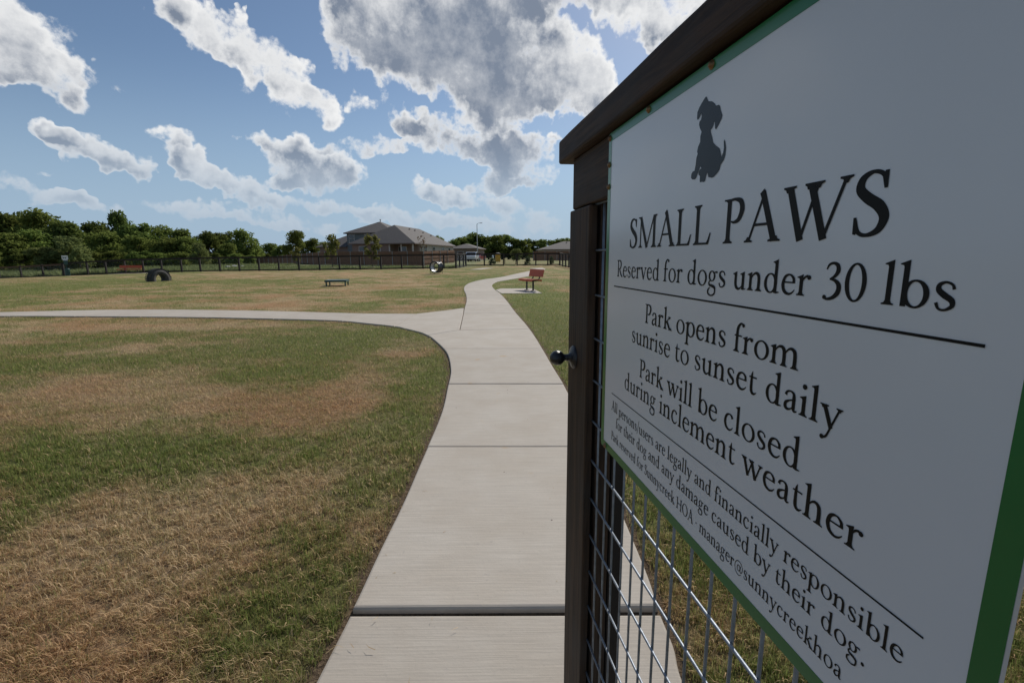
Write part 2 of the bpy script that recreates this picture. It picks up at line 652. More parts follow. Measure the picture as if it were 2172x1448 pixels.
def make_concrete():
    mt = bpy.data.materials.new('broomed_concrete')
    mt.use_nodes = True
    t = NT(mt.node_tree)
    b = t.n['Principled BSDF']
    geo = t.new('ShaderNodeNewGeometry')
    pos = geo.outputs['Position']
    oi = t.new('ShaderNodeObjectInfo')
    mp = t.new('ShaderNodeMapping')
    t.put(mp.inputs[0], pos)
    mp.inputs['Scale'].default_value = (1.0, 48.0, 1.0)     # broom strokes run across the path
    mp.inputs['Rotation'].default_value = (0, 0, R(-3))
    broom = t.noise(mp.outputs[0], 3.2, 7, .72)
    blot = t.noise(pos, 2.2, 6, .62)
    spk = t.noise(pos, 55, 3, .6)
    stain = t.noise(pos, 5.0, 2, .4)
    c = t.mix(t.mrange(blot.outputs['Fac'], .25, .75), (.49, .445, .385, 1), (.42, .365, .30, 1))
    c = t.mix(t.math('MULTIPLY', t.mrange(broom.outputs['Fac'], .36, .66), .7), c, (.345, .31, .265, 1))
    c = t.mix(t.math('MULTIPLY', t.mrange(spk.outputs['Fac'], .62, .75), .35), c, (.27, .25, .23, 1))
    c = t.mix(t.math('MULTIPLY', t.mrange(stain.outputs['Fac'], .70, .78), .5), c, (.42, .29, .16, 1))
    pit = t.new('ShaderNodeTexVoronoi')
    t.put(pit.inputs['Vector'], pos)
    pit.inputs['Scale'].default_value = 5.0
    c = t.mix(t.mrange(pit.outputs['Distance'], .035, .02), c, (.07, .06, .055, 1))
    hs = t.new('ShaderNodeHueSaturation')
    t.put(hs.inputs['Color'], c)
    t.put(hs.inputs['Value'], t.math('ADD', .94, t.math('MULTIPLY', oi.outputs['Random'], .12)))
    t.put(b.inputs['Base Color'], hs.outputs[0])
    b.inputs['Roughness'].default_value = .85
    b.inputs['Specular IOR Level'].default_value = .25
    bp = t.new('ShaderNodeBump')
    bp.inputs['Strength'].default_value = .35
    bp.inputs['Distance'].default_value = .004
    t.put(bp.inputs['Height'], t.math('ADD', broom.outputs['Fac'], t.math('MULTIPLY', spk.outputs['Fac'], .6)))
    t.put(b.inputs['Normal'], bp.outputs[0])
    return mt


M_GROUND = make_ground_mat()
M_BLADE = make_blade_mat()
M_CONC = make_concrete()
M_BLACKWOOD = mat('dark_stained_timber', (.014, .010, .008), (.028, .019, .013), 6, .75, .3, 40, stretch=(1, 1, .15))
M_BROWNRAIL = mat('brown_stained_rail', (.12, .062, .034), (.075, .040, .024), 6, .8, .3, 30)
M_GALV = mat('galvanised_wire', (.30, .33, .37), (.20, .225, .26), 60, .52, .1, 200, metal=.6)
M_BLACKIRON = mat('black_painted_iron', (.014, .015, .018), (.022, .022, .026), 40, .32, .25, 120, spec=.5)
M_CEDAR = mat('cedar_picket', (.26, .135, .075), (.18, .09, .05), 3, .85, .3, 30, stretch=(4, 4, .4), obj_var=.12)
M_STEELPOST = mat('steel_fence_post', (.45, .45, .44), (.38, .38, .37), 10, .45, metal=.6)
M_SHINGLE = mat('roof_shingle', (.118, .106, .10), (.085, .075, .07), 5, .9, .5, 18, stretch=(1, 1, 6))
M_SIDEGREY = mat('grey_green_siding', (.17, .19, .19), (.14, .16, .16), 2, .8, stretch=(.3, .3, 8))
M_SIDEBEIGE = mat('beige_siding', (.46, .41, .36), (.40, .36, .31), 2, .8, stretch=(.3, .3, 8))
M_BRICK = mat('brown_brick', (.25, .19, .155), (.19, .135, .11), 9, .9, .3, 30)
M_TRIM = mat('pale_trim', (.50, .47, .43), (.44, .41, .38), 4, .6)
M_GLASS = mat('window_glass', (.02, .025, .03), (.03, .035, .045), 2, .08, spec=.8)
M_FASCIA = mat('brown_fascia', (.16, .12, .10), (.12, .09, .075), 4, .7)
M_REDMESH = mat('orange_red_bench_coating', (.56, .115, .045), (.48, .095, .038), 12, .5, .1, 60, spec=.3)
M_BLACKMETAL = mat('black_powder_coat', (.014, .014, .016), (.02, .02, .022), 20, .4)
M_RUBBER = mat('old_tyre_rubber', (.045, .043, .042), (.075, .070, .064), 5, .9, .5, 30)
M_GREENMETAL = mat('dark_green_coating', (.020, .075, .062), (.016, .058, .050), 8, .45)
M_PLATTOP = mat('pale_green_platform_top', (.10, .135, .125), (.14, .17, .155), 9, .5)
M_WHITEPL = mat('white_plastic', (.75, .76, .76), (.68, .69, .70), 10, .35)
M_STONE = mat('pale_stone', (.50, .49, .47), (.36, .35, .33), 6, .9, .6, 14)
M_BARK = mat('bark', (.10, .075, .055), (.055, .042, .032), 8, .95, .7, 20, stretch=(1, 1, .3))
M_MULCH = mat('dark_mulch', (.055, .038, .026), (.09, .06, .04), 14, .95, .8, 25)
M_YELLOW = mat('yellow_paint', (.62, .34, .02), (.52, .28, .02), 6, .5)
M_GREYLID = mat('grey_brown_lid', (.33, .29, .25), (.26, .23, .2), 6, .7)
M_CARWHITE = mat('white_car_paint', (.70, .71, .73), (.66, .67, .69), 3, .25, coat=.6)
M_CARRED = mat('red_car_paint', (.30, .03, .025), (.26, .025, .02), 3, .25, coat=.6)
M_TREE = [foliage_mat('oak_leaf', (.060, .088, .022), (.185, .225, .060)), foliage_mat('elm_leaf', (.090, .122, .028), (.235, .28, .075)),
          foliage_mat('willow_leaf', (.125, .155, .050), (.24, .27, .10), .45), foliage_mat('shrub_leaf', (.035, .052, .022), (.10, .125, .055)),
          foliage_mat('sapling_leaf', (.13, .145, .035), (.27, .26, .09), .45), foliage_mat('dead_leaf', (.10, .06, .035), (.17, .10, .055), .2),
          foliage_mat('weed_leaf', (.12, .155, .055), (.28, .32, .15), .5)]

# ------------------------------------------------------------------ concrete path: slabs cut by joints
def cat_rom(pts, n=10):
    P = [np.array(p[:2]) for p in pts]
    P = [2 * P[0] - P[1]] + P + [2 * P[-1] - P[-2]]
    out = []
    for i in range(1, len(P) - 2):
        for k in range(n):
            t = k / n
            out.append(.5 * (2 * P[i] + (P[i + 1] - P[i - 1]) * t + (2 * P[i - 1] - 5 * P[i] + 4 * P[i + 1] - P[i + 2]) * t * t + (3 * P[i] - P[i - 1] - 3 * P[i + 1] + P[i + 2]) * t ** 3))
    out.append(P[-2])
    return out


LEFT_PX = [(400, 2050), (560, 1665), (668, 1448), (745, 1297), (800, 1180), (850, 1078), (884, 1000), (934, 883), (947.5, 828), (955, 786), (945, 748), (917, 720), (906, 713)]
LEFT2_PX = [(983, 666), (985, 655), (989, 640), (988.4, 627), (984.5, 617), (984, 611), (988.4, 605), (1000, 599.3), (1025, 593.4), (1062, 588.3), (1092, 581.7), (1113.6, 577.2), (1126, 574.3), (1136, 571.5), (1140, 569)]
RIGHT_PX = [(1700, 2050), (1545, 1665), (1452, 1448), (1433.5, 1377), (1403, 1302), (1381, 1236), (1353, 1167), (1316, 1081), (1262, 960), (1201, 827), (1173, 780), (1140, 723.5), (1118, 692), (1094, 664), (1076, 640), (1062, 624.4), (1048.8, 614), (1043.8, 607), (1045.9, 603), (1056, 598), (1076.8, 594.2), (1106, 589), (1125, 585.5), (1140, 581), (1150, 576), (1157, 571)]


def edge_world(px):
    return [on_ground(*p) for p in px]


def row_of(p):
    d = Vector((p[0], p[1], gz(p[0], p[1]) - EYE))
    return PH / 2 - FPX * d.dot(_up) / d.dot(_fw)


EL = cat_rom(edge_world(LEFT_PX), 12)
EL2 = cat_rom(edge_world(LEFT2_PX), 8)
ER = cat_rom(edge_world(RIGHT_PX), 12)


def cut(edge, r0, r1):
    """points of an edge between photo rows r0 (near) and r1 (far)"""
    rows = np.array([row_of(p) for p in edge])
    xs = np.array([p[0] for p in edge])
    ys = np.array([p[1] for p in edge])
    o = np.argsort(-rows)
    rs = rows[o]

    def ip(r):
        return np.array((np.interp(-r, -rs, xs[o]), np.interp(-r, -rs, ys[o])))
    mid = [edge[i] for i in o if r1 + .05 < rows[i] < r0 - .05]
    return [ip(r0)] + mid + [ip(r1)]


def gp(px, py):
    p = on_ground(px, py)
    return np.array((p.x, p.y))


path_root = empty('path', (0, 0, 0), kind='structure')
SLABS = []          # 2D outlines, used to keep grass off


def shrink(poly, d):
    """move a polygon's points inward by d"""
    P = np.array(poly)
    n = len(P)
    area = .5 * np.sum(P[:, 0] * np.roll(P[:, 1], -1) - np.roll(P[:, 0], -1) * P[:, 1])
    if area < 0:
        P = P[::-1]
    out = []
    for i in range(n):
        a = P[i] - P[i - 1]
        b = P[(i + 1) % n] - P[i]
        a = a / (np.linalg.norm(a) + 1e-9)
        b = b / (np.linalg.norm(b) + 1e-9)
        na = np.array((-a[1], a[0]))
        nb = np.array((-b[1], b[0]))
        q = na + nb
        q = q / max(np.linalg.norm(q), .3)
        k = 1 / max(.5, np.dot(q, na))
        out.append(P[i] + q * d * k)
    return out


def dedupe(poly):
    out = []
    for p in poly:
        if not out or np.linalg.norm(np.array(p) - out[-1]) > .012:
            out.append(np.array(p))
    if np.linalg.norm(out[0] - out[-1]) < .012:
        out.pop()
    return out


def slab(poly, lift=0.0, tilt=(0, 0), name='slab', parent=None, gap=.006):
    poly = dedupe(poly)
    SLABS.append(np.array(poly))
    c = np.mean(poly, axis=0)
    mb = MB()
    top = shrink(poly, gap)
    n = len(top)
    rings = []
    for (ins, dz) in ((0, -.10), (0, .012), (.004, .020), (.012, .023)):
        rg = shrink(top, ins) if ins else top
        rings.append([(p[0], p[1], gz(p[0], p[1]) + dz + lift + tilt[0] * (p[0] - c[0]) + tilt[1] * (p[1] - c[1])) for p in rg])
    vs = [q for rg in rings for q in rg]
    fs = []
    for i in range(3):
        for k in range(n):
            fs.append((i * n + k, i * n + (k + 1) % n, (i + 1) * n + (k + 1) % n, (i + 1) * n + k))
    fs.append(tuple(3 * n + k for k in range(n)))
    mb.add(vs, fs)
    return ob(name, mb, M_CONC, parent or path_root)


JR = [1665, 1306, 953, 818, 742]
slab(cut(EL, 2050, 1665) + cut(ER, 2050, 1665)[::-1])
for i, (a, b) in enumerate(zip(JR[:-1], JR[1:])):
    slab(cut(EL, a, b) + cut(ER, a, b)[::-1], lift=(-.007, .006, 0, .002)[i], gap=(.008, .011, .006, .006)[i])
JN = gp(975, 702)
slab(cut(EL, 742, 713.2) + [JN] + cut(ER, 742, 700)[::-1])
slab([JN, gp(983, 666)] + [cut(ER, 700, 666)[-1]] + cut(ER, 700, 666)[::-1][1:])
JR2 = [666, 648, 635, 626, 618.5, 612, 606.5, 602, 598, 594.5, 591.5, 588.5, 586, 583.5, 581, 578.5, 576, 573.5, 571.2]
for a, b in zip(JR2[:-1], JR2[1:]):
    slab(cut(EL2, a, b) + cut(ER, a, b)[::-1])
# side branch to the left
LOW_PX = [(906, 713), (890, 706.5), (856, 698), (837, 694), (773, 687), (727, 682.6), (663, 680), (540, 677), (387, 674), (200, 672.6), (0, 672), (-250, 674), (-600, 682)]
UPP_PX = [(984, 655), (975, 655.5), (956, 658.5), (911.6, 663.8), (884, 666.8), (862, 667), (773, 666.4), (700, 664.6), (608, 662), (450, 659), (298, 658), (150, 660), (0, 663.5), (-250, 668), (-600, 678)]
LOW = cat_rom(edge_world(LOW_PX), 10)
UPP = cat_rom(edge_world(UPP_PX), 10)


def cutx(edge, x0, x1):
    xs = np.array([p[0] for p in edge])
    ys = np.array([p[1] for p in edge])
    o = np.argsort(xs)

    def ip(x):
        return np.array((x, np.interp(x, xs[o], ys[o])))
    mid = [p for p in edge if x1 + .02 < p[0] < x0 - .02]
    return [ip(x0)] + mid + [ip(x1)]


bl = [(837, 694, 884, 667)] + [(727, 682.6, 771, 666.4)]
lx = [gp(837, 694)[0], gp(727, 682.6)[0]]
ux = [gp(884, 666.8)[0], gp(771, 666.4)[0]]
while lx[-1] > -22:
    lx.append(lx[-1] - 1.75)
    ux.append(ux[-1] - 1.75 - (0.09 if ux[-1] - lx[-1] > 1.85 else 0))
c0 = cutx(LOW, gp(906, 713)[0], lx[0])
c1 = cutx(UPP, gp(984, 655)[0], ux[0])
slab([JN, gp(983, 666)] + c1 + c0[::-1])
for i in range(len(lx) - 1):
    slab(cutx(LOW, lx[i], lx[i + 1]) + cutx(UPP, ux[i], ux[i + 1])[::-1], lift=.001 * (i % 3))
# bench pad beside the path, and the walk that turns off at the far fence
pad_root = empty('bench_pad', (0, 0, 0), kind='structure')
slab([gp(1051, 615.5), gp(1063, 623), gp(1150, 622.5), gp(1130, 612.3), gp(1062, 612.6)], parent=pad_root, name='slab', lift=-.004)
far_root = empty('far_walk', (0, 0, 0), kind='structure')
slab([gp(996, 572.3), gp(1018, 571.8), gp(1046, 568.6), gp(1024, 568.9)], parent=far_root)
slab([gp(1121, 569.8), gp(1139, 571), gp(1158, 570.9), gp(1150, 568.2)], parent=far_root)
lp_root = empty('left_bench_pad', (0, 0, 0), kind='structure')
_c = at(274, 570, 51.0)
slab([np.array((_c.x + dx, _c.y + dy)) for dx, dy in ((-1.7, -.8), (1.7, -.7), (1.7, .8), (-1.7, .7))], parent=lp_root)

# ------------------------------------------------------------------ ground sheet with a soil margin along the concrete
GX0, GY0, GS = -19.0, .2, .0125
GNX, GNY = int(24.0 / GS), int(16.5 / GS)
mask = np.zeros((GNY, GNX), bool)
for P in SLABS:
    x0, y0 = P.min(0)
    x1, y1 = P.max(0)
    i0, i1 = max(0, int((x0 - GX0) / GS) - 1), min(GNX, int((x1 - GX0) / GS) + 2)
    j0, j1 = max(0, int((y0 - GY0) / GS) - 1), min(GNY, int((y1 - GY0) / GS) + 2)
    if i1 <= i0 or j1 <= j0:
        continue
    X, Y = np.meshgrid(GX0 + GS * (np.arange(i0, i1) + .5), GY0 + GS * (np.arange(j0, j1) + .5))
    ins = np.zeros(X.shape, bool)
    for k in range(len(P)):
        xa, ya = P[k - 1]
        xb, yb = P[k]
        if abs(yb - ya) < 1e-9:
            continue
        cr = ((ya > Y) != (yb > Y)) & (X < (xb - xa) * (Y - ya) / (yb - ya) + xa)
        ins ^= cr
    mask[j0:j1, i0:i1] |= ins
# distance (in cells) outwards from the slabs, to 14 cells
distc = np.full(mask.shape, 20, np.int16)
distc[mask] = 0
cur = mask.copy()
for k in range(1, 15):
    nx_ = cur.copy()
    nx_[1:] |= cur[:-1]
    nx_[:-1] |= cur[1:]
    if k % 2:
        nx_[:, 1:] |= cur[:, :-1]
        nx_[:, :-1] |= cur[:, 1:]
    else:
        nx_[:, 1:] |= nx_[:, :-1]
        nx_[:, :-1] |= nx_[:, 1:]
    distc[nx_ & ~cur] = k
    cur = nx_


def slab_dist(x, y):
    i = ((x - GX0) / GS).astype(int)
    j = ((y - GY0) / GS).astype(int)
    ok = (i >= 0) & (j >= 0) & (i < GNX) & (j < GNY)
    d = np.full(len(x), 20.0)
    d[ok] = distc[j[ok], i[ok]]
    return d * GS


ang = np.concatenate([np.linspace(-78, 78, 330), np.linspace(84, 276, 40)])
ang = np.radians(ang)
rad = np.concatenate([[.02], np.geomspace(.3, 3500, 330)])
AA, RR = np.meshgrid(ang, rad)
gxs, gys = (RR * np.sin(AA)).ravel(), (RR * np.cos(AA)).ravel()
gzs = ground_z(gxs, gys)
na, nr = len(ang), len(rad)
ii = (np.arange(nr - 1)[:, None] * na + np.arange(na)[None, :])
jj = (np.arange(nr - 1)[:, None] * na + (np.arange(na)[None, :] + 1) % na)
quads = np.stack([ii, jj, jj + na, ii + na], -1).reshape(-1, 4)[:, ::-1]
gdry = dryness(gxs, gys)
FENCE_Y = np.interp(gxs, [-80, -60, -51, -6, -3, 8, 9], [62, 58, 53, 51.8, 60, 60.5, 60.5])
weed = sstep((gys - FENCE_Y - .2) / 1.2) * np.where(gxs < -5, 1.0, .35)
sd = slab_dist(gxs, gys)
soil = np.where(sd <= .05, 1.0, 0.0)
near = sstep((16 - np.hypot(gxs, gys)) / 8)
soil = np.maximum(soil, near * .28)            # thatch and earth under the real blades
me = np_mesh('ground', np.stack([gxs, gys, gzs], -1), quads, {'dry': gdry, 'soil': soil, 'weed': weed}, quads=True)
me.materials.append(M_GROUND)
me.polygons.foreach_set('use_smooth', [True] * len(me.polygons))
gnd = bpy.data.objects.new('ground', me)
col.objects.link(gnd)
gnd['kind'] = 'structure'

# ------------------------------------------------------------------ grass: real blades, thick near the camera
def in_slabs(X, Y):
    ins = np.zeros(len(X), bool)
    for P in SLABS:
        x0, y0 = P.min(0)
        x1, y1 = P.max(0)
        k = np.nonzero((X > x0) & (X < x1) & (Y > y0) & (Y < y1))[0]
        if not len(k):
            continue
        q = np.zeros(len(k), bool)
        for i in range(len(P)):
            xa, ya = P[i - 1]
            xb, yb = P[i]
            if abs(yb - ya) > 1e-9:
                q ^= ((ya > Y[k]) != (yb > Y[k])) & (X[k] < (xb - xa) * (Y[k] - ya) / (yb - ya) + xa)
        ins[k] |= q
    return ins


def blades(n, y0, y1, power, wid, length, three, lo, hi):
    # forward distance with density falling off, then sideways inside the field of view (with a margin)
    u = RNG.random(n)
    k = 1 - power
    Y = (y0 ** k + u * (y1 ** k - y0 ** k)) ** (1 / k)
    half = 1.18 * (Y * .985 + .35) + 1.2
    X = (RNG.random(n) * 2 - 1) * half
    keep = (Y > lo + .18 * lo * RNG.random(n)) & (Y < hi + .18 * hi * RNG.random(n))     # zones melt into each other
    d = slab_dist(X, Y)
    keep &= d > .018 + .03 * RNG.random(n) ** 2
    if y1 > 12:
        keep &= ~in_slabs(X, Y)
    X, Y, d = X[keep], Y[keep], d[keep]
    n = len(X)
    dry = dryness(X, Y)
    clump = fbm(X / .10, Y / .10, 40, 3)
    thin = fbm(X / .045 + 31, Y / .045, 44, 2)
    k2 = RNG.random(n) < np.clip((thin - .30) * 3.2 + .25 * (Y > 4), .12, 1)     # tufts with bare thatch between
    X, Y, d, dry, clump = X[k2], Y[k2], d[k2], dry[k2], clump[k2]
    n = len(X)
    dr = np.clip(dry + RNG.normal(0, .30, n) + (clump - .5) * .6, 0, 1)
    flat = np.clip(.48 + .45 * dr + RNG.normal(0, .22, n), .05, 1.05)      # dead blades lie down
    L = length * (0.45 + 1.0 * RNG.random(n) ** 1.6) * (1 - .15 * dr) * (.55 + .9 * clump)
    straw = RNG.random(n) < .018 + .035 * dr                               # long loose straws on top
    L = np.where(straw, length * (.9 + 1.0 * RNG.random(n)), L)
    flat = np.where(straw, .95 + .1 * RNG.random(n), flat)
    dr = np.where(straw, .9 + .1 * RNG.random(n), dr)
    w = wid * (.6 + .8 * RNG.random(n)) * (Y / 2.2) ** .55
    w = np.where(straw, w * 1.35, w)
    az = RNG.random(n) * 6.283
    lean = np.clip(flat * 1.35, .1, 1.45)
    dx, dy = np.cos(az), np.sin(az)
    sx, sy = -dy, dx
    Z = ground_z(X, Y) + .018 * np.clip(fbm(X / .16, Y / .16, 52, 2) - .45, 0, 1)
    hx = np.sin(lean) * L
    hz = np.cos(lean) * L + .004 + .012 * RNG.random(n) * (1 - .5 * dr) + np.where(straw, .012 + .01 * RNG.random(n), 0)
    rnd = np.clip(np.where(straw, .85 + .2 * RNG.random(n), RNG.normal(.52, .30, n)), 0, 1)
    if three:
        bend = .5 + .5 * RNG.random(n)
        b1 = np.stack([X - sx * w, Y - sy * w, Z - .004], -1)
        b2 = np.stack([X + sx * w, Y + sy * w, Z - .004], -1)
        mx, my, mz = X + dx * hx * .42 * bend, Y + dy * hx * .42 * bend, Z + hz * .68
        m1 = np.stack([mx - sx * w * .8, my - sy * w * .8, mz], -1)
        m2 = np.stack([mx + sx * w * .8, my + sy * w * .8, mz], -1)
        tp = np.stack([X + dx * hx, Y + dy * hx, Z + hz * .95], -1)
        V = np.stack([b1, b2, m1, m2, tp], 1).reshape(-1, 3)
        b = np.arange(n)[:, None] * 5
        T = np.concatenate([b + [0, 1, 3], b + [0, 3, 2], b + [2, 3, 4]])
        rep = 5
    else:
        b1 = np.stack([X - sx * w, Y - sy * w, Z - .004], -1)
        b2 = np.stack([X + sx * w, Y + sy * w, Z - .004], -1)
        tp = np.stack([X + dx * hx, Y + dy * hx, Z + hz], -1)
        V = np.stack([b1, b2, tp], 1).reshape(-1, 3)
        b = np.arange(n)[:, None] * 3
        T = b + [0, 1, 2]
        rep = 3
    return V, T, np.repeat(dr, rep), np.repeat(rnd, rep)


def grass_object(name, *a):
    V, T, dr, rn = blades(*a)
    me = np_mesh(name, V, T, {'dry': dr, 'rnd': rn})
    me.materials.append(M_BLADE)
    o = bpy.data.objects.new(name, me)
    col.objects.link(o)
    return o


tag(grass_object('lawn_grass', 860000, .95, 3.8, 1.35, .00125, .035, True, .5, 3.1), 'short patchy green and straw lawn grass close to the path', 'grass', kind='stuff')
tag(grass_object('mown_grass', 640000, 3.0, 15.5, 1.45, .0015, .038, False, 3.1, 12.8), 'mown half dry grass around the path junction', 'grass', kind='stuff')
tag(grass_object('distant_grass', 190000, 12.6, 42.0, 1.3, .0019, .046, False, 12.8, 33.0), 'thin dry grass across the open middle of the park', 'grass', kind='stuff')

# ------------------------------------------------------------------ gate frame of reference (s runs away from the camera along the gate)
YAW = R(8.543)
GD = .32
_gu = Vector((-math.sin(YAW), math.cos(YAW), 0))
_gn = Vector((math.cos(YAW), math.sin(YAW), 0))      # away from the camera, through the gate


def gpt(s, z, depth=0.0):
    """gate point: s and z in calibrated units of GD, depth in metres behind the sign face"""
    return Vector((0, 0, EYE)) + _gn * (GD + depth) + _gu * (s * GD) + Vector((0, 0, z * GD))


GATE_AX = (-_gu, _gn, Vector((0, 0, 1)))             # x: left to right as read, y: into the gate, z: up
GATE_ROT = Matrix((GATE_AX[0], GATE_AX[1], GATE_AX[2])).transposed()


def local_obj(name, mb, mt, parent, **kw):
    return ob(name, mb, mt, parent, **kw)


def make_wood():
    mt = bpy.data.materials.new('weathered_dark_timber')
    mt.use_nodes = True
    t = NT(mt.node_tree)
    b = t.n['Principled BSDF']
    tcn = t.new('ShaderNodeTexCoord')
    at_ = t.new('ShaderNodeAttribute', attribute_name='vert')
    xyz = t.new('ShaderNodeSeparateXYZ')
    t.put(xyz.inputs[0], tcn.outputs['Object'])
    # grain along the board: attribute vert = 1 for upright boards
    a = t.new('ShaderNodeCombineXYZ')
    t.put(a.inputs[0], t.math('MULTIPLY', xyz.outputs[0], 1.6))
    t.put(a.inputs[1], t.math('MULTIPLY', xyz.outputs[1], 40))
    t.put(a.inputs[2], t.math('MULTIPLY', xyz.outputs[2], 40))
    v = t.new('ShaderNodeCombineXYZ')
    t.put(v.inputs[0], t.math('MULTIPLY', xyz.outputs[0], 40))
    t.put(v.inputs[1], t.math('MULTIPLY', xyz.outputs[1], 40))
    t.put(v.inputs[2], t.math('MULTIPLY', xyz.outputs[2], 1.6))
    mv = t.new('ShaderNodeMix', data_type='VECTOR')
    t.put(mv.inputs[0], at_.outputs['Fac'])
    t.put(mv.inputs[4], a.outputs[0])
    t.put(mv.inputs[5], v.outputs[0])
    grain = t.noise(mv.outputs[1], 1.6, 8, .62, 1.2)
    broad = t.noise(tcn.outputs['Object'], 7, 3, .5)
    c = t.mix(t.mrange(grain.outputs['Fac'], .32, .68), (.020, .0115, .0070, 1), (.075, .041, .022, 1))
    c = t.mix(t.math('MULTIPLY', t.mrange(broad.outputs['Fac'], .4, .7), .5), c, (.050, .042, .036, 1))
    t.put(b.inputs['Base Color'], c)
    b.inputs['Roughness'].default_value = .72
    b.inputs['Specular IOR Level'].default_value = .3
    bp = t.new('ShaderNodeBump')
    bp.inputs['Strength'].default_value = .5
    bp.inputs['Distance'].default_value = .003
    t.put(bp.inputs['Height'], grain.outputs['Fac'])
    t.put(b.inputs['Normal'], bp.outputs[0])
    return mt


M_GATEWOOD = make_wood()
GBASE = gpt(3.6, 0, 0)
GBASE.z = 0
gate = empty('wooden_gate', GBASE, 0, 'dark stained timber gate with galvanised wire mesh standing open over the path', 'gate')
gate.rotation_euler = GATE_ROT.to_euler()


def gl(s, z, depth):
    """gate-local coordinates (x to the right as read, y into the gate, z up from the ground)"""
    return Vector(((3.6 - s) * GD, depth, EYE + z * GD))


def board(name, s0, s1, z0, z1, d0, d1, mt, vert=0.0, bevel=.004, parent=gate, rag=0.0):
    """board between s0>s1 and z0<z1, from depth d0 to d1"""
    a, b = gl(s0, z0, d0), gl(s1, z1, d1)
    mb = MB()
    nseg = 14
    # sides slightly uneven along the length, as sawn timber is
    vs, fs = [], []
    for k in range(nseg + 1):
        t = k / nseg
        j = [random.uniform(-rag, rag) for _ in range(4)]
        if vert:
            z = a.z + (b.z - a.z) * t
            vs += [(a.x + j[0], a.y, z), (b.x + j[1], a.y, z), (b.x + j[2], b.y, z), (a.x + j[3], b.y, z)]
        else:
            x = a.x + (b.x - a.x) * t
            vs += [(x, a.y, a.z + j[0]), (x, b.y, a.z + j[1]), (x, b.y, b.z + j[2]), (x, a.y, b.z + j[3])]
    for k in range(nseg):
        for q in range(4):
            fs.append((k * 4 + q, k * 4 + (q + 1) % 4, (k + 1) * 4 + (q + 1) % 4, (k + 1) * 4 + q))
    fs += [(0, 1, 2, 3), tuple(nseg * 4 + q for q in (3, 2, 1, 0))]
    mb.add(vs, fs)
    o = ob(name, mb, mt, parent, bevel=bevel)
    at_ = o.data.attributes.new('vert', 'FLOAT', 'POINT')
    at_.data.foreach_set('value', [vert] * len(o.data.vertices))
    return o


ZB = -EYE / GD + .17                     # gate's bottom edge, 5 cm clear of the concrete
board('stile', 3.615, 3.13, ZB, .345, .001, .020, M_GATEWOOD, 1.0, rag=.0009)
board('stile', 3.60, 3.12, ZB, .70, .0275, .0655, M_GATEWOOD, 1.0, rag=.0009)
board('stile', 3.59, 3.125, ZB, .70, .068, .104, M_BLACKWOOD, 1.0)
board('top_rail', 3.585, -.20, .352, .712, .0045, .022, M_GATEWOOD, 0.0, rag=.0006)
board('top_rail', 3.08, -.16, .36, .70, .030, .066, M_GATEWOOD, 0.0)
board('cap_board', 3.77, -.25, .715, .885, -.017, .125, M_GATEWOOD, 0.0, bevel=.005, rag=.0008)
board('stile', .27, -.20, ZB, .345, .001, .020, M_GATEWOOD, 1.0)
board('stile', .26, -.20, ZB, .355, .0275, .0655, M_GATEWOOD, 1.0)
board('bottom_rail', 3.12, .275, ZB, ZB + .40, .002, .020, M_GATEWOOD, 0.0)
board('bottom_rail', 3.11, .27, ZB + .01, ZB + .40, .030, .066, M_GATEWOOD, 0.0)

# welded wire: uprights 2 inches apart, cross wires 4 inches apart, each its own piece
WD = .0235                               # depth of the wire plane behind the sign face
WR = .0024
zlo, zhi = EYE + (ZB + .2) * GD, EYE + .37 * GD
upm = None
s = 3.03
while s > .20:
    if upm is None:
        upm = MB().tube([(0, 0, zlo), (0, 0, (zlo + zhi) / 2), (0, 0, zhi)], WR, 8).mesh('wire')
        upm.materials.append(M_GALV)
        upm.polygons.foreach_set('use_smooth', [True] * len(upm.polygons))
    o = ob('wire', upm, M_GALV, gate)
    o.location = ((3.6 - s) * GD, WD + random.uniform(-.0006, .0006), 0)
    o.rotation_euler = (0, random.uniform(-.001, .001), 0)
    s -= .0508 / GD
crm = MB().tube([((3.6 - 3.16) * GD, 0, 0), ((3.6 - 2.2) * GD, 0, 0), ((3.6 - 1.2) * GD, 0, 0), ((3.6 - .15) * GD, 0, 0)], WR, 8).mesh('wire')
crm.materials.append(M_GALV)
crm.polygons.foreach_set('use_smooth', [True] * len(crm.polygons))
z = .347
while z > ZB + .25:
    o = ob('wire', crm, M_GALV, gate)
    o.location = (0, WD - 2 * WR, EYE + z * GD)
    z -= .0975 / GD
# round door knob on its rose
kn = gl(3.44, -.765, 0.0)
mb = MB()
prof = [(.0285, 0.0), (.0285, .003), (.026, .006), (.016, .009), (.0095, .013), (.008, .020), (.0085, .026)]
for k in range(13):
    a = R(-68 + (158) * k / 12)
    prof.append((max(.0001, .0185 * math.cos(a)), .043 + .0185 * math.sin(a)))
mb.lathe(prof, 28, ((kn.x, kn.y + .001, kn.z), (0, -1, 0), (1, 0, 0)))
ob('knob', mb, M_BLACKIRON, gate, smooth=True)
# hinge post that carries the gate, out of the picture to the right
hp = empty('hinge_post', gpt(-.45, 0, .05).xy.to_3d(), 0, 'dark timber hinge post carrying the open gate', 'post')
hp.rotation_euler = GATE_ROT.to_euler()
ob('shaft', MB().box((0, 0, .78), (.1, .1, 1.7)), M_GATEWOOD, hp, bevel=.005)
for hz_ in (1.3, .45):
    ob('hinge', MB().box((-.10, -.055, hz_), (.26, .005, .05)), M_BLACKIRON, hp)

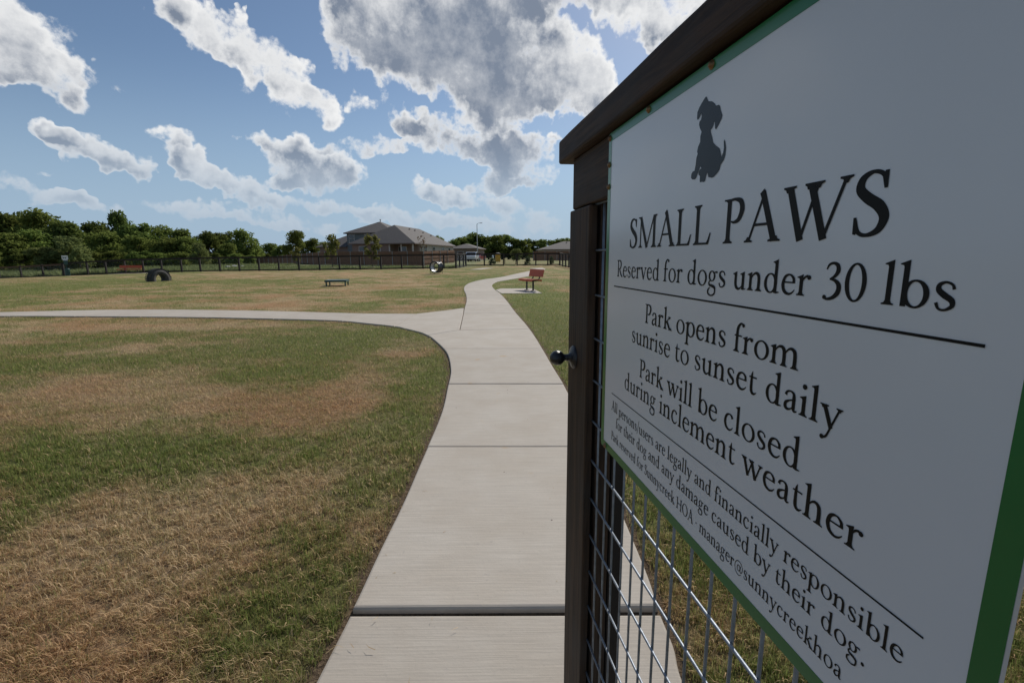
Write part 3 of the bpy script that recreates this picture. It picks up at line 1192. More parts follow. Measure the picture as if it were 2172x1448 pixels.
# ------------------------------------------------------------------ the sign and its lettering
SL, SR_, STP, SB = 2.775, .600, .700, -1.200     # sign edges in gate units
sroot = empty('park_rules_sign', gpt(SL, SB, 0), 0, 'white park rules sign with green border fixed to the gate', 'sign')
sroot.rotation_euler = GATE_ROT.to_euler()
SWID, SHGT = (SL - SR_) * GD, (STP - SB) * GD
M_SIGN = mat('white_sign_sheet', (.74, .75, .77), (.70, .71, .735), 3, .32, spec=.5, coat=.35)
M_SIGNGREEN = mat('green_sign_edge', (.012, .175, .045), (.010, .15, .04), 3, .32, coat=.35)
M_INK = mat('black_print', (.008, .0075, .007), (.011, .010, .009), 30, .5, spec=.18)
M_INKGREY = mat('grey_print', (.016, .026, .034), (.014, .023, .030), 30, .4, spec=.35)
M_BRASS = mat('rusty_screw', (.30, .19, .09), (.16, .08, .04), 90, .5, metal=.6)


def rrect(x0, y0, x1, y1, r, n=6):
    pts = []
    for (cx, cy, a0) in ((x1 - r, y1 - r, 0), (x0 + r, y1 - r, 90), (x0 + r, y0 + r, 180), (x1 - r, y0 + r, 270)):
        for k in range(n + 1):
            a = R(a0 + 90 * k / n)
            pts.append((cx + r * math.cos(a), cy + r * math.sin(a)))
    return pts


pan = MB().prism([Vector((x, 0.0, z)) for (x, z) in rrect(0, 0, SWID, SHGT, .006)], (0, .0035, 0))
ob('panel', pan, M_SIGN, sroot)
BW = .0155
outer = rrect(.0002, .0002, SWID - .0002, SHGT - .0002, .006)
inner = rrect(BW, BW, SWID - BW, SHGT - BW, .002)
n_ = len(outer)
vs = [(x, -.0003, z) for x, z in outer] + [(x, -.0003, z) for x, z in inner]
ob('border', MB().add(vs, [(k, (k + 1) % n_, n_ + (k + 1) % n_, n_ + k) for k in range(n_)]), M_SIGNGREEN, sroot)


def ST(pts, ws, n=7):
    """variable-width stroke: strip of left and right points"""
    P = [np.array(p, float) for p in pts]
    if len(P) > 2:
        Q = cat_rom(P, n)
        tt = np.linspace(0, len(P) - 1, len(Q))
        W_ = np.interp(tt, np.arange(len(P)), ws if hasattr(ws, '__len__') else [ws] * len(P))
    else:
        Q = P
        W_ = list(ws) if hasattr(ws, '__len__') else [ws] * 2
    Lp, Rp = [], []
    for i, p in enumerate(Q):
        d = Q[min(i + 1, len(Q) - 1)] - Q[max(i - 1, 0)]
        d = d / (np.linalg.norm(d) + 1e-9)
        nn = np.array((-d[1], d[0])) * W_[i] / 2
        Lp.append(p + nn)
        Rp.append(p - nn)
    return ('strip', Lp, Rp)


def RING(cx, cy, rx, ry, th, tn, tilt=.22, n=36):
    Lp, Rp = [], []
    for k in range(n + 1):
        a = 6.283185 * k / n
        Lp.append(np.array((cx + rx * math.cos(a), cy + ry * math.sin(a))))
        ix, iy = (rx - th) * math.cos(a), (ry - tn) * math.sin(a)
        # stress axis leans to the left as in old-style type
        Rp.append(np.array((cx + ix - tilt * .35 * iy * (rx - th) / ry, cy + iy)))
    return ('strip', Lp, Rp)


def PO(*pts):
    return ('poly', [np.array(p, float) for p in pts])


def DOT(cx, cy, r, n=16):
    return ('poly', [np.array((cx + r * math.cos(6.283185 * k / n), cy + r * math.sin(6.283185 * k / n))) for k in range(n)])


TK, TN = .088, .034


def FOOT(x, y=0.0, w=TK, s=.058, up=1, l=1.0, r=1.0):
    """bracketed serif under (up=1) or over (up=-1) a stem"""
    t = .022
    return PO((x - w / 2 - s * l, y), (x + w / 2 + s * r, y), (x + w / 2 + s * r, y + up * t), (x + w / 2 + s * .35 * r, y + up * (t + .012)), (x + w / 2, y + up * (t + .052)),
              (x - w / 2, y + up * (t + .052)), (x - w / 2 - s * .35 * l, y + up * (t + .012)), (x - w / 2 - s * l, y + up * t))


def FLAG(x, y, w=TK, s=.062):
    """slanting head serif of a lower-case stem"""
    return PO((x + w / 2, y + .012), (x + w / 2, y - .10), (x - w / 2, y - .10), (x - w / 2 - .01, y - .072), (x - w / 2 - s, y - .060), (x - w / 2 - s, y - .046))


def STEM(x, y0, y1, w=TK):
    return PO((x - w / 2, y0), (x + w / 2, y0), (x + w / 2, y1), (x - w / 2, y1))


XH, AS, DE, CP = .41, .70, -.25, .65


def ARCH(x):
    return ST([(x + .02, .27), (x + .09, .365), (x + .175, .398), (x + .25, .355), (x + .275, .25), (x + .275, .02)], [.02, .04, .062, .085, TK, TK])


def glyph(c):
    if c == 'o':
        return [RING(.25, .203, .222, .218, .084, .034)], .50
    if c == 'n':
        return [STEM(.115, .02, XH - .05), FLAG(.115, XH), FOOT(.115), ARCH(.115), FOOT(.39)], .53
    if c == 'm':
        return [STEM(.115, .02, XH - .05), FLAG(.115, XH), FOOT(.115, r=.8), ARCH(.115), FOOT(.39, l=.8, r=.8), ARCH(.39), FOOT(.665, l=.8)], .80
    if c == 'h':
        return [STEM(.115, .02, AS - .05), FLAG(.115, AS), FOOT(.115), ARCH(.115), FOOT(.39)], .53
    if c == 'u':
        return [ST([(.115, .36), (.115, .15), (.15, .05), (.23, .008), (.31, .04), (.375, .12)], [TK, TK, .085, .06, .036, .02]), FLAG(.115, XH), STEM(.385, .03, XH - .05), FLAG(.385, XH),
                PO((.341, .03), (.429, .03), (.50, .028), (.50, .012), (.40, -.012), (.341, 0))], .53
    if c == 'r':
        return [STEM(.115, .02, XH - .05), FLAG(.115, XH), FOOT(.115), ST([(.14, .28), (.20, .365), (.275, .392)], [.02, .045, .05]), DOT(.30, .362, .046)], .365
    if c == 'i':
        return [STEM(.12, .02, XH - .05), FLAG(.12, XH), FOOT(.12), DOT(.11, .585, .054)], .25
    if c == 'l':
        return [STEM(.12, .02, AS - .05), FLAG(.12, AS), FOOT(.12)], .25
    if c == 'd':
        return [RING(.225, .203, .195, .217, .084, .034), STEM(.372, .03, AS - .05), FLAG(.372, AS), PO((.328, .035), (.416, .035), (.495, .03), (.495, .012), (.40, -.012), (.328, .0))], .52
    if c == 'b':
        return [STEM(.115, .0, AS - .05), FLAG(.115, AS), RING(.282, .203, .2, .217, .084, .034)], .51
    if c == 'p':
        return [STEM(.115, DE + .02, XH - .05), FLAG(.115, XH), FOOT(.115, DE), RING(.285, .203, .2, .217, .084, .034)], .52
    if c == 'e':
        return [PO((.075, .228), (.385, .228), (.385, .262), (.075, .262)), ST([(.355, .232), (.338, .335), (.235, .402), (.115, .35), (.068, .2), (.115, .065), (.225, .010), (.32, .035), (.39, .105)], [.07, .065, .036, .07, .086, .08, .055, .04, .014])], .43
    if c == 'c':
        return [ST([(.335, .315), (.30, .375), (.215, .402), (.115, .345), (.068, .2), (.115, .065), (.22, .010), (.31, .035), (.375, .105)], [.085, .06, .036, .07, .086, .08, .055, .04, .014])], .42
    if c == 'a':
        return [ST([(.075, .30), (.105, .37), (.19, .402), (.268, .37), (.292, .28), (.292, .08), (.322, .018), (.385, .035)], [.075, .05, .036, .062, .085, .085, .055, .02]),
                ST([(.29, .245), (.18, .205), (.09, .145), (.083, .06), (.14, .018), (.225, .045), (.29, .105)], [.028, .04, .07, .085, .06, .036, .026])], .42
    if c == 's':
        return [ST([(.285, .305), (.255, .37), (.17, .400), (.092, .36), (.090, .285), (.17, .215), (.268, .15), (.282, .07), (.20, .010), (.115, .02), (.07, .105)], [.045, .035, .036, .06, .08, .088, .08, .06, .036, .035, .05])], .365
    if c == 'g':
        return [RING(.195, .268, .15, .142, .072, .032), ST([(.29, .355), (.35, .372), (.43, .372)], [.02, .045, .05]),
                ST([(.13, .155), (.078, .095), (.105, .035), (.23, .012), (.33, -.025), (.358, -.095)], [.03, .05, .062, .08, .08, .055]),
                ST([(.36, -.085), (.33, -.19), (.20, -.24), (.07, -.20), (.052, -.11), (.13, -.03)], [.055, .05, .038, .055, .06, .03])], .45
    if c == 'f':
        return [ST([(.125, .02), (.125, .42), (.145, .58), (.22, .675), (.305, .672)], [TK, TK, .085, .055, .045]), DOT(.315, .645, .045), PO((.03, .372), (.29, .372), (.29, .408), (.05, .408)), FOOT(.125)], .315
    if c == 't':
        return [ST([(.145, .53), (.125, .41), (.125, .12), (.16, .035), (.225, .018), (.305, .065)], [.012, .07, TK, .08, .055, .014]), PO((.03, .372), (.285, .372), (.285, .408), (.05, .408))], .32
    if c == 'v':
        return [ST([(.085, .40), (.255, -.005)], TK), ST([(.25, -.002), (.40, .40)], .04), FOOT(.085, .41, up=-1, s=.05), FOOT(.40, .41, .04, up=-1, s=.05)], .48
    if c == 'w':
        return [ST([(.08, .40), (.24, -.005)], TK), ST([(.235, -.002), (.355, .37)], .04), ST([(.335, .40), (.495, -.005)], TK), ST([(.49, -.002), (.635, .40)], .04), FOOT(.08, .41, up=-1, s=.05), FOOT(.335, .41, up=-1, s=.045), FOOT(.635, .41, .04, up=-1, s=.05)], .71
    if c == 'y':
        return [ST([(.085, .40), (.26, -.005)], TK), ST([(.405, .40), (.25, .0), (.18, -.17), (.10, -.225)], [.04, .04, .045, .05]), DOT(.092, -.212, .046), FOOT(.085, .41, up=-1, s=.05), FOOT(.405, .41, .04, up=-1, s=.05)], .48
    if c == 'k':
        return [STEM(.115, .02, AS - .05), FLAG(.115, AS), FOOT(.115), ST([(.15, .20), (.37, .40)], .04), ST([(.215, .25), (.40, .02)], .09), FOOT(.36, .41, .05, up=-1, s=.05), FOOT(.425, s=.055)], .50
    if c == 'S':
        return [ST([(.345, .47), (.315, .59), (.215, .635), (.115, .585), (.095, .48), (.18, .385), (.30, .295), (.36, .18), (.315, .06), (.205, .014), (.115, .05), (.072, .19)], [.03, .045, .038, .075, .095, .105, .11, .095, .07, .038, .045, .03]),
                PO((.325, .63), (.36, .63), (.362, .46), (.33, .46), (.30, .58)), PO((.055, .20), (.085, .20), (.115, .06), (.09, .02), (.06, .03))], .44
    if c == 'M':
        return [STEM(.12, .02, .62, .045), ST([(.115, .64), (.405, .0)], TK), ST([(.40, .01), (.665, .64)], .038), STEM(.69, .02, .62), FOOT(.12, 0, .045), FOOT(.69), PO((.02, .65), (.165, .65), (.165, .60), (.10, .60), (.075, .618), (.02, .628)), FOOT(.70, CP, .07, up=-1, l=.3)], .82
    if c == 'A':
        return [ST([(.095, .01), (.325, .62)], .04), ST([(.30, .665), (.545, .01)], .094), PO((.16, .215), (.46, .215), (.46, .252), (.175, .252)), FOOT(.09, 0, .04), FOOT(.55, 0, TK), PO((.255, .64), (.325, .70), (.345, .62), (.30, .56))], .64
    if c == 'L':
        return [STEM(.145, .01, .64), FOOT(.145, r=.2), FOOT(.145, CP, up=-1), PO((.15, 0), (.45, 0), (.435, .034), (.15, .036)), PO((.40, .03), (.455, 0), (.505, .185), (.478, .185), (.435, .085))], .53
    if c in 'PR':
        b = [STEM(.145, .01, .63), FOOT(.145), PO((.03, CP), (.16, CP), (.16, .60), (.10, .60), (.08, .618), (.03, .628)),
             ST([(.15, .628), (.27, .632), (.38, .59), (.415, .475), (.36, .345), (.265, .305), (.20, .318)], [.036, .045, .08, .095, .075, .042, .022])]
        if c == 'R':
            b += [ST([(.26, .315), (.37, .16), (.48, .04), (.585, .008)], [.06, .09, .085, .02])]
            return b, .58
        return b, .485
    if c == 'W':
        return [ST([(.11, .63), (.31, -.01)], .094), ST([(.305, .0), (.50, .63)], .04), ST([(.41, .63), (.62, -.01)], .094), ST([(.615, .0), (.83, .63)], .04), FOOT(.105, CP, up=-1, s=.05), FOOT(.405, CP, up=-1, s=.04), FOOT(.505, CP, .04, up=-1, s=.055), FOOT(.835, CP, .04, up=-1, s=.055)], .90
    if c == 'H':
        return [STEM(.14, .01, .64), STEM(.60, .01, .64), PO((.15, .315), (.59, .315), (.59, .352), (.15, .352)), FOOT(.14), FOOT(.60), FOOT(.14, CP, up=-1), FOOT(.60, CP, up=-1)], .74
    if c == 'O':
        return [RING(.36, .325, .33, .337, .098, .036, .25, 44)], .72
    if c == '3':
        return [ST([(.085, .53), (.13, .615), (.225, .645), (.31, .60), (.325, .50), (.26, .405), (.165, .355)], [.03, .045, .05, .08, .09, .06, .028]), ST([(.165, .352), (.28, .335), (.365, .25), (.355, .12), (.26, .025), (.14, -.01), (.09, .005)], [.02, .06, .095, .098, .07, .045, .04]), DOT(.085, .022, .042)], .45
    if c == '0':
        return [RING(.24, .32, .205, .337, .085, .038, .12, 40)], .48
    if c == '/':
        return [ST([(.03, -.12), (.27, .72)], .042)], .29
    if c == '.':
        return [DOT(.11, .042, .054)], .22
    if c == '\u00b7':
        return [DOT(.11, .26, .048)], .22
    if c == '@':
        return [ST([(.60, .02), (.45, -.09), (.24, -.07), (.09, .08), (.08, .32), (.24, .50), (.46, .52), (.64, .40), (.67, .22), (.60, .10), (.52, .10), (.50, .20), (.52, .36)], [.02, .036, .036, .036, .036, .036, .036, .036, .036, .036, .036, .045, .05]), RING(.37, .22, .135, .15, .05, .032)], .75
    return [], .24


def glyph_width(text, track):
    return sum(glyph(c)[1] if c != ' ' else .235 for c in text) + track * (len(text) - 1)


def lettering(text, sA, sB, zb, cap_h, mt, track=0.0, em_cap=.65):
    """one line of print from gate position sA to sB on baseline zb (gate units); cap_h: capital height in metres"""
    k = cap_h / em_cap
    tot = glyph_width(text, track)
    x0, x1 = (SL - sA) * GD, (SL - sB) * GD
    kx = (x1 - x0) / (tot - .10)
    x0 -= .05 * kx
    y0 = (zb - SB) * GD
    pen = 0.0
    idx = 0
    for word in text.split(' '):
        mb = MB()
        for c in word:
            parts, adv = glyph(c)
            for q, pt in enumerate(parts):
                dep = -.00035 - .00004 * q - (.00002 if idx % 2 else 0)

                def tr(p):
                    return (x0 + (pen + p[0]) * kx, dep, y0 + p[1] * k)
                if pt[0] == 'poly':
                    mb.add([tr(p) for p in pt[1]], [tuple(range(len(pt[1])))])
                else:
                    L_, R_ = pt[1], pt[2]
                    nn = len(L_)
                    mb.add([tr(p) for p in L_] + [tr(p) for p in R_], [(i, i + 1, nn + i + 1, nn + i) for i in range(nn - 1)])
            idx += 1
            pen += adv + track
        pen += .235 + track
        ob('printed_word', mb, mt, sroot, fixn=False)


LINES = [('SMALL PAWS', 2.415, .948, .042, .150 * GD, 0.0), ('Reserved for dogs under 30 lbs', 2.58, .779, -.112, .092 * GD, 0.0), ('Park opens from', 2.185, 1.165, -.325, .094 * GD, 0.0),
         ('sunrise to sunset daily', 2.337, 1.005, -.448, .094 * GD, 0.0), ('Park will be closed', 2.224, 1.122, -.612, .094 * GD, 0.0), ('during inclement weather', 2.412, .905, -.727, .094 * GD, 0.0),
         ('All persons/users are legally and financially responsible', 2.60, .770, -.912, .060 * GD, 0.0), ('for their dog and any damage caused by their dog.', 2.522, .853, -1.0, .060 * GD, 0.0),
         ('Park reserved for Sunnycreek HOA \u00b7 manager@sunnycreekhoa', 2.592, .910, -1.095, .053 * GD, 0.0)]
for (tx, a, b, zb, ch, trk) in LINES:
    lettering(tx, a, b, zb, ch, M_INK, trk)
for (a, b, zz, hgt) in ((2.625, .715, -.1695, .0022), (2.61, .735, -.811, .0016)):
    x0, x1, y0 = (SL - a) * GD, (SL - b) * GD, (zz - SB) * GD
    ob('rule_line', MB().add([(x0, -.0004, y0 - hgt / 2), (x1, -.0004, y0 - hgt / 2), (x1, -.0004, y0 + hgt / 2), (x0, -.0004, y0 + hgt / 2)], [(0, 1, 2, 3)]), M_INK, sroot, fixn=False)
# sitting puppy emblem, outline read from the sign face
DOG_PX = [(390, 165), (415, 232), (465, 232), (500, 258), (520, 292), (562, 280), (578, 300), (585, 345), (610, 425), (600, 470), (560, 555), (522, 625), (507, 605), (505, 525), (495, 515), (488, 560), (472, 600), (447, 632),
          (450, 670), (468, 735), (480, 800), (520, 850), (545, 868), (572, 890), (585, 940), (597, 1005), (622, 945), (632, 880), (630, 790), (637, 762), (652, 800), (662, 880), (652, 980), (630, 1050), (585, 1120), (572, 1180), (545, 1225),
          (488, 1288), (462, 1298), (440, 1293), (415, 1290), (408, 1250), (400, 1222), (385, 1270), (368, 1345), (345, 1358), (325, 1352), (300, 1362), (293, 1340), (297, 1275), (278, 1255), (277, 1222), (293, 1185), (318, 1165),
          (300, 1138), (285, 1185), (262, 1250), (245, 1300), (225, 1322), (190, 1322), (172, 1300), (178, 1245), (195, 1212), (222, 1200), (238, 1110), (248, 1020), (265, 965), (258, 930), (270, 870), (300, 800), (303, 720), (320, 655), (298, 610), (285, 560), (290, 520), (312, 485), (322, 440), (318, 398),
          (300, 440), (280, 480), (262, 490), (256, 470), (262, 385), (290, 315), (335, 235), (375, 172)]


def px_gate(px, py):
    d = pix_dir(px, py)
    t = GD / d.dot(_gn)
    p = d * t
    return p.dot(_gu) / GD, p.z / GD


dog = []
for (zx, zy) in DOG_PX:
    s_, z_ = px_gate(1440 + zx / 6.579, 180 + zy / 6.579)
    dog.append(((SL - s_) * GD, -.0004, (z_ - SB) * GD))
ob('dog_emblem', MB().add(dog, [tuple(range(len(dog)))]), M_INKGREY, sroot, fixn=False)
for (px, py) in ((1288, 299), (1288, 353), (1289, 398), (1377, 231), (1511, 135), (1284, 944)):
    s_, z_ = px_gate(px, py)
    mb = MB()
    x_, zz_ = (SL - s_) * GD, (z_ - SB) * GD
    mb.lathe([(.0055, 0), (.0055, .0008), (.0035, .0012), (.0032, .0034), (.0015, .0042), (.0001, .0042)], 14, ((max(x_, .006), -.0004, min(zz_, SHGT - .006)), (0, -1, 0), (1, 0, 0)))
    ob('screw', mb, M_BRASS, sroot, smooth=True)

# ------------------------------------------------------------------ park fence: posts, rails and wire, one thing per run
FH = 1.5
FENCE_PTS = {}


def fence_run(name, pts, label, rail_mat=M_BLACKWOOD, bottom=True, top_drop=0.0):
    base = Vector(pts[0])
    root = empty(name, base, 0, label, 'fence', 'park fence runs')
    for p in pts:
        p = Vector(p) - base
        ob('post', MB().box((p.x, p.y, p.z + FH / 2 - .05), (.15, .15, FH + .1)), M_BLACKWOOD, root)
    for a, b in zip(pts[:-1], pts[1:]):
        a = Vector(a) - base
        b = Vector(b) - base
        up = Vector((0, 0, 1))
        ob('top_rail', MB().beam(a + up * (FH + .04 - top_drop), b + up * (FH + .04 - top_drop), .15, .055), rail_mat, root)
        ob('upper_rail', MB().beam(a + up * (FH - .06 - top_drop), b + up * (FH - .06 - top_drop), .04, .12), rail_mat, root)
        if bottom:
            ob('bottom_rail', MB().beam(a + up * .10, b + up * .10, .04, .12), M_BLACKWOOD, root)
        w = MB()
        d = b - a
        L = d.length
        n = int(L / .1016)
        for k in range(1, n):
            q = a + d * (k / n)
            w.tube([q + up * .1, q + up * (FH - .08)], .0012, 3, False)
        for k in range(1, 14):
            w.tube([a + up * (.12 + .1 * k), b + up * (.12 + .1 * k)], .0012, 3, False)
        o = ob('wire_mesh', w, M_GALV, root, fixn=False)
    return root


def fpt(px, Y):
    X = at(px, 560, Y).x
    return (X, Y, gz(X, Y))


left_run = [fpt(-150, 62.5), fpt(-100, 61), fpt(-52, 60), fpt(-6, 58.4), fpt(41, 57), fpt(88, 55), fpt(131.5, 53.2)]
fence_run('wooden_fence', left_run, 'lower brown railed fence run at the far left before the trees', M_BROWNRAIL, top_drop=.12)
mid_px = [133, 183.7, 223.4, 264, 302.6, 342, 384, 424, 465.7, 507, 549, 591, 634, 677.5, 720, 763.5, 808, 852, 897, 941.5, 966.7]
mid_run = [fpt(p, float(np.interp(p, [133, 400, 966], [53.0, 52.0, 51.6]))) for p in mid_px]
fence_run('wooden_fence', mid_run, 'long dark timber and wire fence across the back of the park before the house')
side_run = [fpt(967.5, 51.7), fpt(975, 54), fpt(983, 57.5), fpt(987.5, 59.5)]
fence_run('wooden_fence', side_run, 'short dark fence return beside the dog tunnel running away from camera')
back1 = [fpt(988.5, 59.8), fpt(1027.4, 60), fpt(1068, 60.2)]
fence_run('wooden_fence', back1, 'dark fence run left of the small far gate')
back2 = [fpt(1097, 60.3), fpt(1136.5, 60.4), fpt(1162, 60.4), fpt(1187, 60.5)]
fence_run('wooden_fence', back2, 'dark fence run right of the small far gate')
x_r = fpt(1187.5, 60.4)[0]
right_run = [(x_r + .1 * k / 4 - 0 * k, 60.3 - 2.6 * k, gz(x_r, 60.3 - 2.6 * k)) for k in range(0, 20)]
right_run = [(x_r + .065 * (60.3 - p[1]) / 2.6, p[1], gz(x_r, p[1])) for p in right_run]
fence_run('wooden_fence', right_run, 'dark fence run coming forward along the right edge of the park')
# small far gate
a, b = Vector(fpt(1069.8, 60.25)), Vector(fpt(1095.3, 60.25))
fg = empty('far_gate', a, 0, 'small dark framed gate in the far fence', 'gate')
w_ = b.x - a.x
for xx in (.06, w_ - .06):
    ob('stile', MB().box((xx, 0, .78), (.1, .05, 1.4)), M_BLACKWOOD, fg)
ob('rail', MB().box((w_ / 2, 0, 1.43), (w_ - .24, .045, .1)), M_BLACKWOOD, fg)
ob('rail', MB().box((w_ / 2, 0, .13), (w_ - .24, .045, .1)), M_BLACKWOOD, fg)
wm = MB()
for k in range(1, 14):
    wm.tube([(k * w_ / 14, 0, .14), (k * w_ / 14, 0, 1.42)], .0016, 3, False)
ob('wire_mesh', wm, M_GALV, fg, fixn=False)

# ------------------------------------------------------------------ park furniture
def bench(root, w=1.75):
    """coated steel bench: seat and back of flat panels on two black posts; faces -y"""
    seat = MB()
    prof = [(-.22, .430), (-.20, .452), (.0, .448), (.20, .440), (.22, .43)]
    for (y0, z0), (y1, z1) in zip(prof[:-1], prof[1:]):
        seat.box((0, (y0 + y1) / 2, (z0 + z1) / 2), (w, abs(y1 - y0) + .004, .03))
    seat.box((0, -.225, .405), (w, .012, .055)).box((0, .225, .41), (w, .012, .05))
    ob('seat', seat, M_REDMESH, root)
    back = MB()
    back.box((0, .30, .70), (w, .03, .30), axes=(Vector((1, 0, 0)), Vector((0, .97, -.24)), Vector((0, .24, .97))))
    ob('backrest', back, M_REDMESH, root, bevel=.006)
    for sx in (-1, 1):
        x = sx * (w / 2 - .32)
        ob('leg', MB().tube([(x, 0, .0), (x, 0, .44)], .036, 12), M_BLACKMETAL, root, smooth=False)
        ob('back_arm', MB().tube([(x, -.16, .40), (x, .10, .395), (x, .22, .41), (x, .285, .50), (x, .325, .66), (x, .35, .80)], .024, 10), M_BLACKMETAL, root)
        ob('foot_plate', MB().box((x, 0, .008), (.16, .16, .014)), M_BLACKMETAL, root)
    return root


pb = on_ground(1124, 616.8)
b1 = empty('park_bench', (pb.x, pb.y, pb.z + .021), 0, 'orange red metal bench on a concrete pad beside the path', 'bench')
bench(b1, 1.2)
b1.rotation_euler = (0, 0, R(-65))
pb2 = at(274, 570, 51.0)
pb2.z = gz(pb2.x, pb2.y)
b2 = empty('park_bench', (pb2.x, pb2.y, pb2.z + .021), 0, 'long orange red bench against the far left fence', 'bench')
bench(b2, 2.2)
b2.rotation_euler = (0, 0, R(8))
for o in (b1, b2):
    o['group'] = 'orange red park benches'

# half-buried tractor tyre
pt = on_ground(337, 596.4)
ty = empty('half_buried_tyre', (pt.x, pt.y, pt.z), R(70), 'big dark tractor tyre half buried in the lawn as a tunnel', 'tyre')
prof = []
for k in range(15):
    a = R(-90 + 180 * k / 14)
    prof.append((.45 + .20 * math.cos(a), .27 * math.sin(a)))
mb = MB().lathe(prof + [(.31, .24), (.31, -.24), prof[0]], 40, ((0, 0, .13), (0, 1, 0), (1, 0, 0)))
ob('casing', mb, M_RUBBER, ty, smooth=True)
for k in range(22):
    a = R(-6 + 192 * k / 21)
    c = Vector((math.cos(a) * .65, 0, .13 + math.sin(a) * .65))
    for sgn in (-1, 1):
        ax = (Vector((-math.sin(a), 0, math.cos(a))), Vector((math.sin(a) * .35 * sgn, 1, -math.cos(a) * .35 * sgn)).normalized(), Vector((math.cos(a), 0, math.sin(a))))
        ob('tread_lug', MB().box(c + Vector((0, sgn * .12, 0)), (.05, .22, .06), axes=ax), M_RUBBER, ty)

# low dog platform
pp = on_ground(716, 606)
pl = empty('agility_platform', (pp.x, pp.y, pp.z), R(10), 'low dark green dog agility table with four short legs', 'platform')
ob('table_top', MB().box((0, 0, .285), (1.0, .95, .035)), M_PLATTOP, pl, bevel=.006)
fr = MB().box((0, -.485, .255), (1.03, .03, .10)).box((0, .485, .255), (1.03, .03, .10)).box((-.50, 0, .255), (.03, .935, .10)).box((.50, 0, .255), (.03, .935, .10))
ob('frame', fr, M_GREENMETAL, pl)
for sx in (-1, 1):
    for sy in (-1, 1):
        ob('leg', MB().box((sx * .45, sy * .43, .10), (.06, .06, .24)), M_GREENMETAL, pl)

# barrel tunnel on wire legs
pt = on_ground(926, 580.6)
tn_ = empty('dog_tunnel', (pt.x, pt.y, pt.z), R(-20), 'black and white corrugated dog tunnel barrel on thin legs', 'tunnel')
mb = MB()
prof = []
for k in range(41):
    t = -.30 + .6 * k / 40
    prof.append((.41 + .010 * math.cos(k * math.pi / 2.5), t))
mb.lathe(prof, 36, ((0, 0, .53), (0, 1, 0), (1, 0, 0)))
ob('outer_skin', mb, mat('black_corrugated_pipe', (.035, .038, .042), (.05, .054, .06), 9, .32, spec=.6), tn_, smooth=True)
mb = MB().lathe([(.392, -.30), (.392, .30)], 36, ((0, 0, .53), (0, 1, 0), (1, 0, 0)))
ob('white_lining', mb, mat('pale_grey_lining', (.50, .52, .54), (.42, .44, .46), 10, .4), tn_, smooth=True)
for yy in (-.30, .30):
    ob('rim', MB().lathe([(.355, yy - .03), (.45, yy - .03), (.45, yy + .03), (.355, yy + .03), (.355, yy - .03)], 36, ((0, 0, .53), (0, 1, 0), (1, 0, 0))), M_BLACKMETAL, tn_)
    for sx in (-1, 1):
        ob('leg', MB().tube([(sx * .38, yy, .0), (sx * .40, yy, .42)], .014, 8), M_BLACKMETAL, tn_)
    ob('cross_bar', MB().tube([(-.385, yy, .1), (.385, yy, .1)], .012, 8), M_BLACKMETAL, tn_)

# dog waste station
ps = at(141.5, 570, 51.6)
ps.z = gz(ps.x, ps.y)
ws = empty('dog_waste_station', (ps.x, ps.y, ps.z), R(42), 'green dog waste station with white sign, bag box and bin', 'waste station')
ob('post', MB().box((0, 0, 1.05), (.06, .06, 2.1)), M_GREENMETAL, ws)
sg = ob('sign_plate', MB().box((0, -.045, 2.02), (.50, .008, .42)), M_WHITEPL, ws)
ob('dog_pictogram', MB().prism([Vector((x, -.051, 2.0 + z)) for x, z in ((-.15, -.11), (-.11, -.11), (-.1, -.02), (.04, -.03), (.05, -.11), (.09, -.11), (.10, .03), (.17, .10), (.12, .11), (.08, .06), (-.10, .05), (-.17, .11), (-.19, .09))], (0, -.003, 0)), M_GREENMETAL, sg)
ob('bag_dispenser', MB().box((0, -.10, 1.45), (.32, .13, .40)), M_GREENMETAL, ws, bevel=.015)
ob('notice', MB().box((0, -.05, 1.74), (.40, .006, .09)), M_WHITEPL, ws)
mb = MB().lathe([(.001, .12), (.21, .12), (.225, .78), (.235, .80), (.20, .84), (.001, .86)], 20, ((.02, -.27, 0), (0, 0, 1), (1, 0, 0)))
ob('bin', mb, M_GREENMETAL, ws, smooth=False)
ob('bin_bracket', MB().box((0, -.03, .55), (.12, .06, .06)), M_GREENMETAL, ws)

# ------------------------------------------------------------------ cedar fence round the house
def cedar_fence(pts, label, lit=False):
    base = Vector(pts[0])
    root = empty('cedar_fence', base, 0, label, 'fence', 'house garden fences')
    for a, b in zip(pts[:-1], pts[1:]):
        a = Vector(a) - base
        b = Vector(b) - base
        d = b - a
        L = Vector((d.x, d.y, 0)).length
        n = max(1, round(L / 2.44))
        for k in range(n):
            p, q = a + d * (k / n), a + d * ((k + 1) / n)
            ee = (q - p)
            ang_ = math.atan2(ee.y, ee.x)
            w = MB()
            npk = max(2, int(ee.length / .142))
            for j in range(npk):
                c = p + ee * ((j + .5) / npk)
                hgt = 1.83 + random.uniform(-.012, .012)
                w.box((c.x, c.y, c.z + hgt / 2 + .03), (ee.length / npk - .006, .018, hgt), ang_)
            ob('picket_panel', w, M_CEDAR, root, fixn=False)
            nn = Vector((ee.y, -ee.x, 0)).normalized()
            pp_ = p + nn * .05
            ob('steel_post', MB().tube([(pp_.x, pp_.y, pp_.z), (pp_.x, pp_.y, pp_.z + 1.9)], .035, 8), M_STEELPOST, root)
            for hh in (.35, 1.0, 1.6):
                ob('stringer', MB().beam(p + Vector((0, 0, hh)) + nn * .03, q + Vector((0, 0, hh)) + nn * .03, .04, .09), M_CEDAR, root, fixn=False)
    return root


def hpt(px, Y):
    X = at(px, 550, Y).x
    return (X, Y, gz(X, Y))


